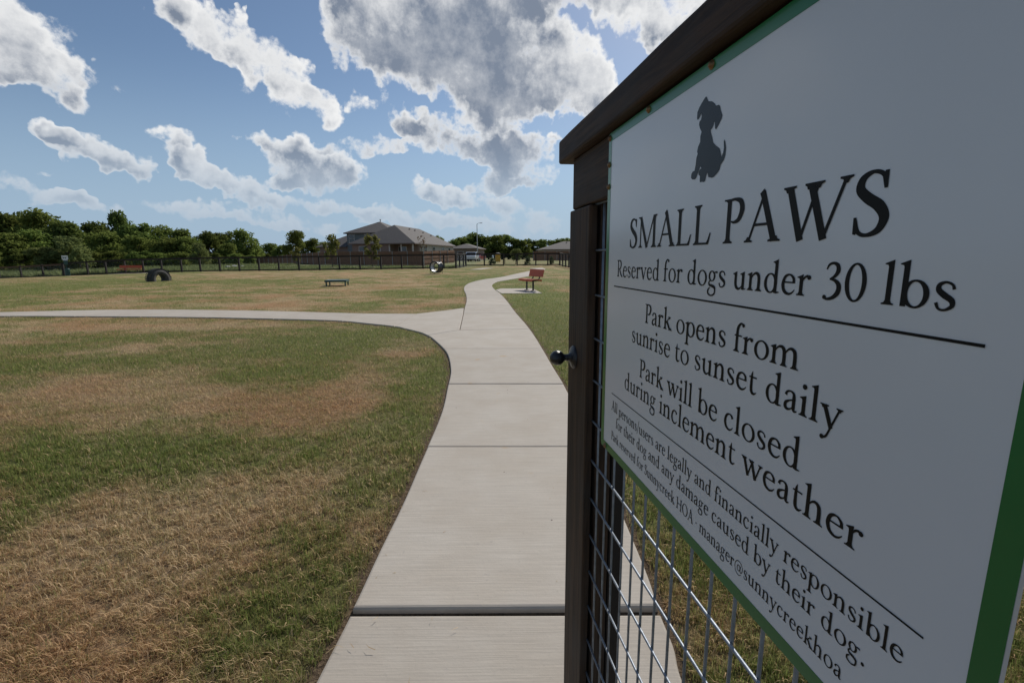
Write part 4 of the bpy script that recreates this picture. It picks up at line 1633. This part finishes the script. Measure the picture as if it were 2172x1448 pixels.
CF = [hpt(526, 98), hpt(600, 84), hpt(690, 70.5), hpt(898, 62)]
cedar_fence(CF, 'long brown cedar picket fence with steel posts in front of the big house')
cedar_fence([hpt(898.5, 62.05), hpt(964, 72)], 'sunlit tan cedar fence panel at the right side of the house')
cedar_fence([hpt(1131, 96), hpt(1260, 92)], 'dark low fence in front of the far right house')

# ------------------------------------------------------------------ houses
def frame_pt(F0, u, v, a, b, z):
    return Vector((F0.x + u.x * a + v.x * b, F0.y + u.y * a + v.y * b, z))


class House:
    def __init__(s, name, F0, ang_, label):
        """F0: middle of the front wall on the ground; ang_: heading of the depth axis to the right of +y"""
        s.root = empty(name, F0, -ang_, label, 'house', 'houses beyond the park')

    def walls(s, x0, x1, y0, y1, z0, z1, mt, name='wall'):
        return ob(name, MB().box(((x0 + x1) / 2, (y0 + y1) / 2, (z0 + z1) / 2), (x1 - x0, y1 - y0, z1 - z0)), mt, s.root)

    def hip(s, x0, x1, y0, y1, ze, rise, over=.45):
        x0 -= over
        x1 += over
        y0 -= over
        y1 += over
        W_, D_ = x1 - x0, y1 - y0
        h = min(W_, D_) / 2
        if D_ >= W_:
            r0, r1 = ((x0 + x1) / 2, y0 + h), ((x0 + x1) / 2, y1 - h)
        else:
            r0, r1 = (x0 + h, (y0 + y1) / 2), (x1 - h, (y0 + y1) / 2)
        zt = ze + rise
        t = .16
        vs = [(x0, y0, ze), (x1, y0, ze), (x1, y1, ze), (x0, y1, ze), (*r0, zt), (*r1, zt), (x0, y0, ze - t), (x1, y0, ze - t), (x1, y1, ze - t), (x0, y1, ze - t)]
        if D_ >= W_:
            fs = [(0, 1, 4), (1, 2, 5, 4), (2, 3, 5), (3, 0, 4, 5)]
        else:
            fs = [(0, 1, 5, 4), (1, 2, 5), (2, 3, 4, 5), (3, 0, 4)]
        rf = ob('roof', MB().add(vs[:6], fs + [(3, 2, 1, 0)]), M_SHINGLE, s.root)
        fa = MB()
        for i in range(4):
            a, b = Vector(vs[i]), Vector(vs[(i + 1) % 4])
            fa.beam(a + Vector((0, 0, -t / 2 - .003)), b + Vector((0, 0, -t / 2 - .003)), .05, t)
        ob('fascia', fa, M_FASCIA, rf)
        return rf, r0, r1, zt

    def window(s, x, y, z, w, h, side='front', arch=False):
        """window set in the front (-y) wall at y or the right (+x) wall at x"""
        ax = (Vector((1, 0, 0)), Vector((0, 1, 0)), Vector((0, 0, 1))) if side == 'front' else (Vector((0, 1, 0)), Vector((-1, 0, 0)), Vector((0, 0, 1)))
        c = Vector((x, y, z))
        fr_ = MB()
        for dx, dz, ww, hh in ((-w / 2, 0, .09, h + .09), (w / 2, 0, .09, h + .09), (0, h / 2, w - .09, .09), (0, -h / 2, w - .09, .09), (0, 0, w - .09, .06)):
            fr_.box(c + ax[0] * dx + ax[2] * dz - ax[1] * .03, (ww, .08, hh), axes=ax)
        wn = ob('window', fr_, M_TRIM, s.root)
        ob('pane', MB().box(c + ax[2] * (h / 4 + .007) - ax[1] * .012, (w - .092, .03, h / 2 - .077), axes=ax), M_GLASS, wn)
        ob('pane', MB().box(c - ax[2] * (h / 4 + .007) - ax[1] * .012, (w - .092, .03, h / 2 - .077), axes=ax), M_GLASS, wn)
        return wn

    def vent(s, p, h=.35):
        ob('roof_vent', MB().tube([p, (p[0], p[1], p[2] + h)], .07, 8).box((p[0], p[1], p[2] + h), (.24, .24, .06)), M_FASCIA, s.root)


HG = .60
F0 = Vector((-19.75, 73.1, HG))
HA = R(9.3)
h1 = House('brick_house', F0, HA, 'large grey brown roofed two storey house behind the cedar fence')
W2 = 4.95
EV = 3.0
h1.walls(-W2, 1.0, 0, 21.5, -.6, EV - .005, M_BRICK)
h1.walls(1.0, W2 - .02, 2.4, 21.5, -.6, EV - .01, M_BRICK)
ob('side_cladding', MB().box((W2 + .006, 12.2, 1.2), (.05, 18.4, 3.5)), M_SIDEBEIGE, h1.root)
rf, r0, r1, zt = h1.hip(-W2, W2, 0, 21.5, EV, 3.05)
for xx in (1.1, 3.0, W2 - .1):
    ob('porch_post', MB().box((xx, .12, 1.1), (.18, .18, 3.6)), M_TRIM, h1.root)
h1.window(-3.2, -.01, 1.85, 1.2, 1.5)
h1.window(-.9, -.01, 1.85, 1.2, 1.5)
h1.window(2.3, 2.39, 1.8, 1.3, 1.5)
for yy in (5.2, 9.5, 14.5, 18.5):
    h1.window(W2 + .04, yy, 2.1, 1.3, .9, side='right')
# cross wing whose ridge meets the main peak, and the two storey block
h1.walls(-9.2, -1.0, 6.5, 15.5, -.6, 5.0 - .005, M_SIDEGREY)
h1.hip(-9.2, -1.0, 6.5, 15.5, 5.0, 2.05, over=.4)
cw = MB()
zt2 = EV + 3.02
cw.add([(-6.0, 5.4 - .0, EV + .2), (.0, 5.4, EV + 3.0), (-6.0, 10.4, EV + 3.0), (.0, 10.4, EV + 3.0), (-6.0, 15.4, EV + .2), (.0, 15.4, EV + .2), (.0, 5.0, EV + .2)],
       [(0, 6, 3, 2), (2, 3, 5, 4), (0, 2, 4)])
ob('cross_roof', cw, M_SHINGLE, h1.root)
for xx in (-8.3, -5.55):
    h1.window(xx, 6.485, 4.05, .95, 1.35)
# low wing on the left
h1.walls(-14.4, -9.205, 6.6, 15.0, -.6, 2.75 - .005, M_BRICK)
lw = MB()
lw.add([(-14.9, 6.1, 2.75), (-9.2, 6.1, 2.75), (-9.2, 10.8, 4.95), (-11.0, 10.8, 4.95), (-14.9, 15.5, 2.75), (-9.2, 15.5, 2.75), (-14.9, 6.1, 2.6), (-9.2, 6.1, 2.6)],
       [(0, 1, 2, 3), (0, 3, 4), (4, 3, 2, 5), (0, 6, 7, 1)])
ob('wing_roof', lw, M_SHINGLE, h1.root)
h1.window(-12.4, 6.59, 1.5, 1.3, 1.3)
for (xx, yy, fr_) in ((1.2, 11, .2), (1.6, 14, .2), (1.0, 9.0, .2), (2.4, 16, .2)):
    zz = EV + (W2 + .45 - xx) * (3.05 / (W2 + .45)) - .03
    h1.vent((xx, yy, zz), .22)
h1.vent((-5.1, 11.0, 6.9), .55)
h1.vent((-1.2, 9.4, EV + 2.55), .2)
h1.vent((-3.2, 9.4, EV + 2.55), .2)

pH2 = at(988, 545, 112)
h2 = House('small_house', Vector((pH2.x, 112, gz(pH2.x, 112) + .1)), R(6), 'smaller tan house partly hidden at the right end of the big house')
h2.walls(-3.6, 2.6, 0, 11, -.6, 2.795, M_BRICK)
h2.hip(-3.6, 2.6, 0, 11, 2.8, 1.15)
h2.window(-1.2, -.01, 1.5, 1.3, 1.2)
pH3 = at(1215, 545, 104)
h3 = House('ranch_house', Vector((pH3.x, 104, gz(pH3.x, 104) + .1)), R(-4), 'low grey roofed house at the far right beside the gate')
h3.walls(-6.4, 8.5, 0, 10.5, -.6, 2.295, M_SIDEBEIGE)
h3.hip(-6.4, 8.5, 0, 10.5, 2.3, 1.85)
h3.window(-3.0, -.01, 1.3, 1.5, 1.2)
h3.vent((-.6, 4.2, 3.7), .3)
h3.vent((.5, 4.4, 3.75), .3)

# street lamp behind the houses
plp = at(1013, 545, 100)
lp = empty('street_lamp', (plp.x, 100, gz(plp.x, 100)), 0, 'tall thin pale street lamp pole right of the house', 'street lamp')
ob('pole', MB().tube([(0, 0, 0), (0, 0, 4), (0, 0, 7.6)], [.11, .09, .06], 10), M_STEELPOST, lp)
ob('lamp_arm', MB().tube([(0, 0, 7.5), (.25, 0, 7.72), (.7, 0, 7.78)], .035, 8), M_STEELPOST, lp)
ob('lamp_head', MB().box((.85, 0, 7.77), (.55, .25, .12)), M_STEELPOST, lp, bevel=.02)

# vehicles parked beyond the fence
def vehicle(root, paint, pickup=False):
    L, W = 5.0, 1.9
    body = MB()
    side = [(-2.5, .45), (-2.5, .98), (-2.35, 1.05), (-1.3, 1.1), (-.75, 1.68), (.55, 1.72), (1.0, 1.12), (2.45, 1.08), (2.5, .95), (2.5, .45)] if pickup else \
           [(-2.35, .42), (-2.35, .85), (-2.2, .95), (-1.25, 1.02), (-.5, 1.45), (.9, 1.47), (1.7, 1.05), (2.3, .98), (2.35, .8), (2.35, .42)]
    body.prism([Vector((x, -W / 2, z)) for x, z in side], (0, W, 0))
    ob('body', body, paint, root, bevel=.06)
    gl_ = [(-.72, 1.14), (-.5, 1.6), (.48, 1.64), (.82, 1.14)] if pickup else [(-1.0, 1.03), (-.42, 1.40), (.85, 1.42), (1.45, 1.04)]
    for sy in (-1, 1):
        ob('side_window', MB().prism([Vector((x, sy * (W / 2 + .003), z)) for x, z in gl_], (0, sy * .008, 0)), M_GLASS, root)
    x0, z0, x1, z1 = (-1.28, 1.13, -.78, 1.63) if pickup else (-1.22, 1.05, -.56, 1.41)
    ob('windscreen', MB().add([(x0 - .02, -.78, z0), (x0 - .02, .78, z0), (x1 - .03, .70, z1), (x1 - .03, -.70, z1)], [(0, 1, 2, 3)]), M_GLASS, root)
    for sx in (-1.5, 1.5):
        for sy in (-1, 1):
            wh = ob('wheel', MB().lathe([(.001, -.12), (.2, -.12), (.36, -.11), (.38, 0), (.36, .11), (.2, .12), (.001, .12)], 18, ((sx, sy * (W / 2 - .06), .38), (0, 1, 0), (1, 0, 0))), M_RUBBER, root)
            ob('rim', MB().lathe([(.001, 0), (.21, 0), (.22, -.01)], 14, ((sx, sy * (W / 2 + .066), .38), (0, sy, 0), (1, 0, 0))), M_STEELPOST, wh)
    for sy in (-1, 1):
        ob('headlight', MB().box((side[1][0] - .01, sy * .68, side[1][1] - .12), (.04, .34, .14)), M_WHITEPL, root)
        ob('tail_light', MB().box((side[-2][0] + .01, sy * .74, side[-2][1] - .1), (.04, .22, .2)), M_CARRED, root)


pv = at(1001, 551, 86)
v1 = empty('pickup_truck', (pv.x, 86, gz(pv.x, 86)), R(86), 'white pickup truck parked beyond the fence by the houses', 'truck')
vehicle(v1, M_CARWHITE, True)
pv = at(1010, 551, 93)
v2 = empty('parked_car', (pv.x + .3, 93, gz(pv.x, 93)), R(75), 'dark red car parked behind the white pickup truck', 'car')
vehicle(v2, M_CARRED, False)
# yellow bin with a domed lid
py_ = at(1056, 551, 78)
yb = empty('yellow_bin', (py_.x, 78, gz(py_.x, 78)), R(12), 'yellow upright bin with grey domed lid beyond the far fence', 'bin')
ob('bin_body', MB().prism([Vector((x, y, 0)) for x, y in ((-.36, -.36), (.36, -.36), (.36, .36), (-.36, .36))], (0, 0, 1.15)), M_YELLOW, yb, bevel=.03)
ob('lid', MB().lathe([(.56, 1.16), (.54, 1.24), (.40, 1.38), (.2, 1.46), (.001, 1.48)], 16), M_GREYLID, yb, smooth=True)

# pale stones dumped beyond the fence
for i, (px, py, sz) in enumerate(((444, 563.5, .35), (481, 560.5, .45), (497, 560, .55), (511, 560.5, .4), (488, 562, .3))):
    p = hpt(px, 62 + i * .8)
    mb = MB()
    import bmesh as _bm
    b_ = _bm.new()
    _bm.ops.create_icosphere(b_, subdivisions=2, radius=sz)
    for v_ in b_.verts:
        v_.co *= random.uniform(.75, 1.15)
        v_.co.z *= .6
    me = bpy.data.meshes.new('stone')
    b_.to_mesh(me)
    b_.free()
    o = ob('stone', me, M_STONE)
    o.location = (p[0], p[1], p[2] + sz * .3)
    tag(o, ('pale stone lying alone in the weeds beyond the fence', 'pale stone at the left of the rubble beyond the fence', 'largest pale stone of the rubble beyond the fence', 'pale stone at the right of the rubble beyond the fence', 'smallest pale stone of the rubble beyond the fence')[i], 'stone', 'stones beyond the fence')

# ------------------------------------------------------------------ trees
def leaf_cloud(lobes, n, size, seed, flat=.55):
    """leaf faces spread through lobes (x, y, z, rx, rz): denser towards the surface"""
    r = np.random.default_rng(seed)
    lob = np.array(lobes)
    vol = lob[:, 3] ** 2 * lob[:, 4]
    w = vol ** .75
    k = r.choice(len(lob), n, p=w / w.sum())
    d = r.normal(size=(n, 3))
    d /= np.linalg.norm(d, axis=1)[:, None]
    rr = r.random(n) ** .38 * (1 + .18 * (r.random(n) - .3))
    c = lob[k, :3] + d * rr[:, None] * np.stack([lob[k, 3], lob[k, 3], lob[k, 4]], -1)
    nrm = d * .6 + r.normal(size=(n, 3)) * .8 + np.array((0, 0, flat))
    nrm /= np.linalg.norm(nrm, axis=1)[:, None]
    t1 = np.cross(nrm, r.normal(size=(n, 3)))
    t1 /= np.linalg.norm(t1, axis=1)[:, None]
    t2 = np.cross(nrm, t1)
    s = size * (.55 + .9 * r.random(n))[:, None]
    V = np.stack([c - t1 * s, c + t2 * s * .55, c + t1 * s, c - t2 * s * .55], 1).reshape(-1, 3)
    Q = np.arange(n * 4).reshape(-1, 4)
    rnd = np.repeat(np.clip(.35 + .45 * r.random(n) + .25 * (r.random(len(lob))[k] - .5), 0, 1), 4)
    return V, Q, rnd


def make_lobes(seed, w, h0, h1, n, lw):
    r = random.Random(seed)
    L = []
    for i in range(n):
        t = r.random() ** .8
        z = h0 + (h1 - h0) * t
        prof = math.sin(math.pi * (.18 + .75 * t)) ** .7
        a = r.random() * 6.283
        d = w * prof * r.random() ** .5
        s = lw * (.65 + .7 * r.random())
        L.append((math.cos(a) * d, math.sin(a) * d, z, s, s * (.65 + .25 * r.random())))
    return L


def tree(name, seed, leaf_mat, label, loc, height, width, n=3200, leaf=.03, lobes=26, lw=.13, trunk=.03, clear=.18, group=None, cat='tree', top=None, airy=False):
    """unit tree scaled to height: trunk with limbs, and a crown of leaf faces"""
    root = empty(name, loc, 0, label, cat, group)
    L = make_lobes(seed, .36, clear + .12, .90, lobes, lw)
    V, Q, rnd = leaf_cloud(L, n, leaf, seed)
    sx = width / .95
    V = V * np.array((sx, sx, height / 1.0))
    me = np_mesh('crown', V, Q, {'rnd': rnd}, quads=True)
    me.materials.append(leaf_mat)
    cr = bpy.data.objects.new('crown', me)
    col.objects.link(cr)
    cr.parent = root
    r = random.Random(seed + 5)
    tb = MB()
    j = [(0, 0, -.05)]
    for k in range(1, 6):
        j.append((r.uniform(-.02, .02) * k * sx, r.uniform(-.02, .02) * k * sx, height * .62 * k / 5))
    tb.tube(j, [height * trunk * (1 - .14 * k) for k in range(6)], 8)
    for (x, y, z, s, q) in L[::3]:
        st = Vector(j[2 + r.randrange(3)])
        en = Vector((x * sx, y * sx, z * height))
        tb.tube([st, st.lerp(en, .5) + Vector((0, 0, .04 * height)), en], [height * trunk * .45, height * trunk * .28, height * trunk * .1], 6)
    ob('trunk', tb, M_BARK, root, smooth=True, fixn=False)
    return root


def t_at(px, top, Y):
    X = at(px, 550, Y).x
    z0 = gz(X, Y)
    return (X, Y, z0), at(px, top, Y).z - z0


TPL = {}


def place_tree(key, px, top, Y, wfac, label, group, name='broadleaf_tree', rz=None, cat='tree'):
    """templates are one metre tall; copies share their meshes"""
    if key not in TPL:
        kw = dict(oak1=(1, M_TREE[0]), oak2=(2, M_TREE[0]), oak3=(3, M_TREE[0]), elm1=(11, M_TREE[1]), elm2=(12, M_TREE[1]), elm3=(13, M_TREE[1]), wil=(21, M_TREE[2]), pale=(22, M_TREE[2]), far1=(31, M_TREE[0]), far2=(32, M_TREE[1]))[key]
        far = key.startswith('far')
        TPL[key] = [tree(name, kw[0], kw[1], label, (0, 0, 0), 1.0, .9, n=2200 if far else 5200, leaf=.040 if far else .028, lobes=24 if far else 38, lw=.135 if far else .13, clear=.0 if not far else .0), False]
    root, used = TPL[key]
    loc, hgt = t_at(px, top, Y)
    sc = (hgt * wfac, hgt * wfac, hgt * 1.03)
    rz = random.uniform(0, 6.28) if rz is None else rz
    if not used:
        root.location = loc
        root.scale = sc
        root.rotation_euler = (0, 0, rz)
        root['label'] = label
        root['group'] = group
        root['category'] = cat
        TPL[key][1] = True
        return root
    o = dup(root, loc, rz, sc, label, group)
    o['category'] = cat
    return o


ORD = ['first', 'second', 'third', 'fourth', 'fifth', 'sixth', 'seventh', 'eighth', 'ninth', 'tenth', 'eleventh', 'twelfth', 'thirteenth', 'fourteenth', 'fifteenth', 'sixteenth', 'seventeenth', 'eighteenth', 'nineteenth', 'twentieth']
GW = 'trees of the wood behind the left fence'
BACK = [(-45, 448, 98), (12, 452, 95), (62, 456, 100), (98, 446, 96), (148, 470, 94), (204, 470, 100), (300, 476, 94), (345, 479, 100), (386, 487, 96), (440, 491, 94), (482, 493, 100), (520, 487, 96)]
for i, (px, tp, Y) in enumerate(BACK):
    place_tree(('oak1', 'oak2', 'oak3', 'elm1')[i % 4], px, tp, Y, 1.15, 'tall dark tree, %s from the left in the back row of the left wood' % ORD[i], GW)
place_tree('oak2', 262, 447, 105, .62, 'taller sparse tree standing above the wood line at left', GW)
FRONT = [(-40, 500, 84), (22, 494, 84), (78, 488, 88), (228, 492, 88), (290, 500, 86), (352, 504, 86), (405, 503, 88), (488, 516, 88), (540, 520, 98)]
for i, (px, tp, Y) in enumerate(FRONT):
    place_tree(('elm1', 'elm2', 'elm3')[i % 3], px, tp, Y, 1.3, 'lighter green bushy tree, %s from the left in the front row of the left wood' % ORD[i], GW)
for i, (px, tp, Y) in enumerate([(-20, 532, 78), (45, 530, 79), (200, 534, 79), (245, 532, 81), (300, 533, 79), (335, 536, 81), (380, 534, 82), (455, 537, 82), (500, 538, 84), (530, 540, 90), (560, 538, 100)]):
    place_tree(('elm3', 'oak3', 'elm2')[i % 3], px, tp, Y, 1.6, 'low rounded bush, %s from the left under the trees of the left wood' % ORD[i], 'bushes under the left wood', 'bush', cat='bush')
place_tree('pale', 150, 503, 74, 1.25, 'pale yellow green tree behind the dog waste station', GW)
place_tree('wil', 100, 522, 73, 1.5, 'low pale green bush beside the pale tree at left', GW, 'bush', cat='bush')
place_tree('pale', 425, 517, 76, .9, 'pale slender young tree before the left wood', GW)
for (px, tp, Y, wf, lab) in ((575, 516, 118, 1.3, 'low distant tree left of the house, in the gap of the wood'), (600, 520, 116, 1.3, 'low bushy tree just left of the round topped tree'), (632, 489, 100, .95, 'round topped tree left of the big house'), (666, 506, 104, 1.1, 'tree touching the left roof end of the big house'), (692, 513, 108, 1.0, 'small tree peeping over the left roof of the big house'), (934, 500, 125, .9, 'tree top showing over the right roof slope of the big house')):
    place_tree('elm2' if px < 640 else 'elm3', px, tp, Y, wf, lab, 'trees round the big house')
FARR = [(962, 510), (976, 506), (990, 503), (1003, 496), (1020, 502), (1036, 505), (1050, 503), (1064, 500), (1078, 503), (1093, 509), (1108, 511), (1122, 509), (1137, 511), (1152, 510), (1167, 511), (1182, 509), (1196, 508), (1212, 510)]
for i, (px, tp) in enumerate(FARR):
    place_tree(('far1', 'far2')[i % 3 == 1], px, tp + random.uniform(-1, 1), 165 + random.uniform(-12, 12), 1.6, 'tree of the distant dark wood at right, %s from its left end' % ORD[i], 'trees of the distant wood at right')
# the same wood goes on to the right behind the gate, one mass
_rw = random.Random(5)
_lob = []
for k in range(150):
    X_ = 22 + 260 * k / 150
    Y_ = 165 - .25 * (X_ - 22) + _rw.uniform(-8, 8)
    z_ = gz(X_, Y_)
    for q in range(3):
        _lob.append((X_ + _rw.uniform(-2, 2), Y_ + _rw.uniform(-2, 2), z_ + _rw.uniform(1.0, 5.8), _rw.uniform(1.4, 2.4), _rw.uniform(1.1, 1.8)))
_V, _Q, _r = leaf_cloud(_lob, 26000, .38, 91)
_me = np_mesh('distant_wood', _V, _Q, {'rnd': _r}, quads=True)
_me.materials.append(M_TREE[0])
_o = bpy.data.objects.new('distant_wood', _me)
col.objects.link(_o)
tag(_o, 'dark line of distant woods continuing to the right behind the gate', 'wood', kind='stuff')
place_tree('wil', 1096, 527, 92, 1.35, 'small round bright green tree beyond the far gate', 'trees round the big house')


def small_tree(name, px, top, base_row_Y, width, leafm, label, n, leaf, seed, clear, lobes, lw, trunk, group, cat='tree'):
    loc, hgt = t_at(px, top, base_row_Y)
    return tree(name, seed, leafm, label, loc, hgt, width, n=n, leaf=leaf, lobes=lobes, lw=lw, trunk=trunk, clear=clear, group=group, cat=cat)


GS_ = 'young trees planted behind the fence'
small_tree('sapling', 704, 495, 58.5, 2.7, M_TREE[4], 'young yellow green sapling left in front of the house', 620, .05, 51, .18, 22, .10, .012, GS_)
small_tree('sapling', 790, 494, 57.5, 2.8, M_TREE[4], 'young yellow green sapling in front of the house roof', 620, .05, 52, .18, 22, .10, .012, GS_)
small_tree('sapling', 896, 491, 59.0, 2.0, M_TREE[5], 'bare brown sapling by the corner of the cedar fence', 90, .04, 53, .35, 18, .10, .010, GS_)
small_tree('sapling', 631, 522, 62.0, 2.2, M_TREE[4], 'small sapling before the left end of the cedar fence', 380, .055, 54, .2, 18, .11, .012, GS_)
small_tree('sapling', 169, 520, 60.0, 2.6, M_TREE[2], 'thin trunked pale sapling right of the dog waste station', 700, .045, 55, .30, 22, .10, .010, GS_)
for (px, Y) in ((704, 58.5), (790, 57.5), (896, 59.0)):
    p = hpt(px, Y)
    mb = MB().lathe([(.85, -.02), (.6, .10), (.25, .17), (.001, .18)], 14)
    o = ob('mulch_mound', mb, M_MULCH, smooth=True)
    o.location = p
    tag(o, {704: 'mulch mound under the left sapling', 790: 'mulch mound under the sapling before the house roof', 896: 'mulch mound under the bare sapling'}[px], 'mulch', 'mulch mounds')
GH = 'young evergreen shrubs beyond the far fence'
small_tree('evergreen_shrub', 1044.5, 546.5, 61.6, 1.0, M_TREE[3], 'conical dark shrub left of the small far gate', 1700, .045, 61, -.16, 26, .19, .02, GH, 'shrub')
small_tree('evergreen_shrub', 1119, 545.5, 61.6, 1.0, M_TREE[3], 'conical dark shrub right of the small far gate', 1700, .045, 62, -.16, 26, .19, .02, GH, 'shrub')
small_tree('evergreen_shrub', 1170, 544, 61.8, .80, M_TREE[3], 'dark shrub near the far right fence corner', 1700, .045, 63, -.16, 26, .19, .02, GH, 'shrub')

# weeds and rough growth between the fence and the wood
def weeds(n):
    X = RNG.uniform(-95, -6, n)
    fy = np.interp(X, [-80, -60, -51, -6], [62, 58, 53, 51.8])
    Y = fy + .6 + RNG.random(n) ** 1.3 * 22
    k = fbm(X / 3, Y / 3, 77, 3)
    big = sstep((-X - 30) / 15)
    keep = RNG.random(n) < (.15 + 1.1 * np.clip(k - .40, 0, 1) * 2) * np.where(Y > fy + 12, .6 + .4 * big, 1)
    keep &= ~((X > -32) & (Y > np.interp(X, [-32, -12], [66, 60])))
    X, Y, big = X[keep], Y[keep], big[keep]
    n = len(X)
    H = (.14 + .34 * RNG.random(n)) * (.6 + 1.5 * big)
    Vs, rn = [], []
    az = RNG.random((n, 5)) * 6.283
    ln = .25 + .6 * RNG.random((n, 5))
    Z = ground_z(X, Y)
    out, rr = [], []
    for j in range(5):
        dx, dy = np.cos(az[:, j]), np.sin(az[:, j])
        w = .025 + .03 * RNG.random(n)
        b1 = np.stack([X - dy * w, Y + dx * w, Z + H * .15 * j * .3], -1)
        b2 = np.stack([X + dy * w, Y - dx * w, Z + H * .15 * j * .3], -1)
        tp = np.stack([X + dx * H * ln[:, j], Y + dy * H * ln[:, j], Z + H * (.6 + .4 * RNG.random(n))], -1)
        out.append(np.stack([b1, b2, tp], 1))
        rr.append(np.repeat(RNG.random(n)[:, None], 3, 1))
    V = np.stack(out, 1).reshape(-1, 3)
    rnd = np.stack(rr, 1).reshape(-1)
    me = np_mesh('weeds', V, np.arange(len(V)).reshape(-1, 3), {'rnd': rnd})
    me.materials.append(M_TREE[6])
    o = bpy.data.objects.new('weeds', me)
    col.objects.link(o)
    return tag(o, 'pale green weeds growing between the fence and the wood', 'weeds', kind='stuff')


weeds(90000)


# a few loose straws and clippings blown onto the concrete
def litter(n):
    V, T, dr, rn = [], [], [], []
    done = 0
    while done < n:
        y = random.uniform(1.0, 9.0)
        x = random.uniform(-2.6, 1.2)
        dd = slab_dist(np.array([x]), np.array([y]))[0]
        if dd > 0:
            continue
        edge = min(slab_dist(np.array([x + e]), np.array([y]))[0] == 0 for e in (-.12, .12))
        if edge and random.random() < .72:
            continue
        a = random.uniform(0, 6.28)
        L = random.uniform(.012, .05)
        w = random.uniform(.0006, .0013)
        z = gz(x, y) + .0265
        bnd = random.uniform(-.6, .6)
        p0 = Vector((x, y, z))
        p1 = p0 + Vector((math.cos(a), math.sin(a), 0)) * L * .5 + Vector((0, 0, random.uniform(.001, .006)))
        p2 = p1 + Vector((math.cos(a + bnd), math.sin(a + bnd), 0)) * L * .5 - Vector((0, 0, .002))
        sd_ = Vector((-math.sin(a), math.cos(a), 0)) * w
        o_ = len(V)
        V += [p0 - sd_, p0 + sd_, p1 - sd_, p1 + sd_, p2]
        T += [(o_, o_ + 1, o_ + 3), (o_, o_ + 3, o_ + 2), (o_ + 2, o_ + 3, o_ + 4)]
        dr += [random.uniform(.7, 1)] * 5
        rn += [random.random()] * 5
        done += 1
    me = np_mesh('loose_straw', np.array([tuple(v) for v in V]), np.array(T), {'dry': dr, 'rnd': rn})
    me.materials.append(M_BLADE)
    o = bpy.data.objects.new('loose_straw', me)
    col.objects.link(o)
    tag(o, 'loose straws and clippings lying on the concrete path', 'straw', kind='stuff')


litter(150)
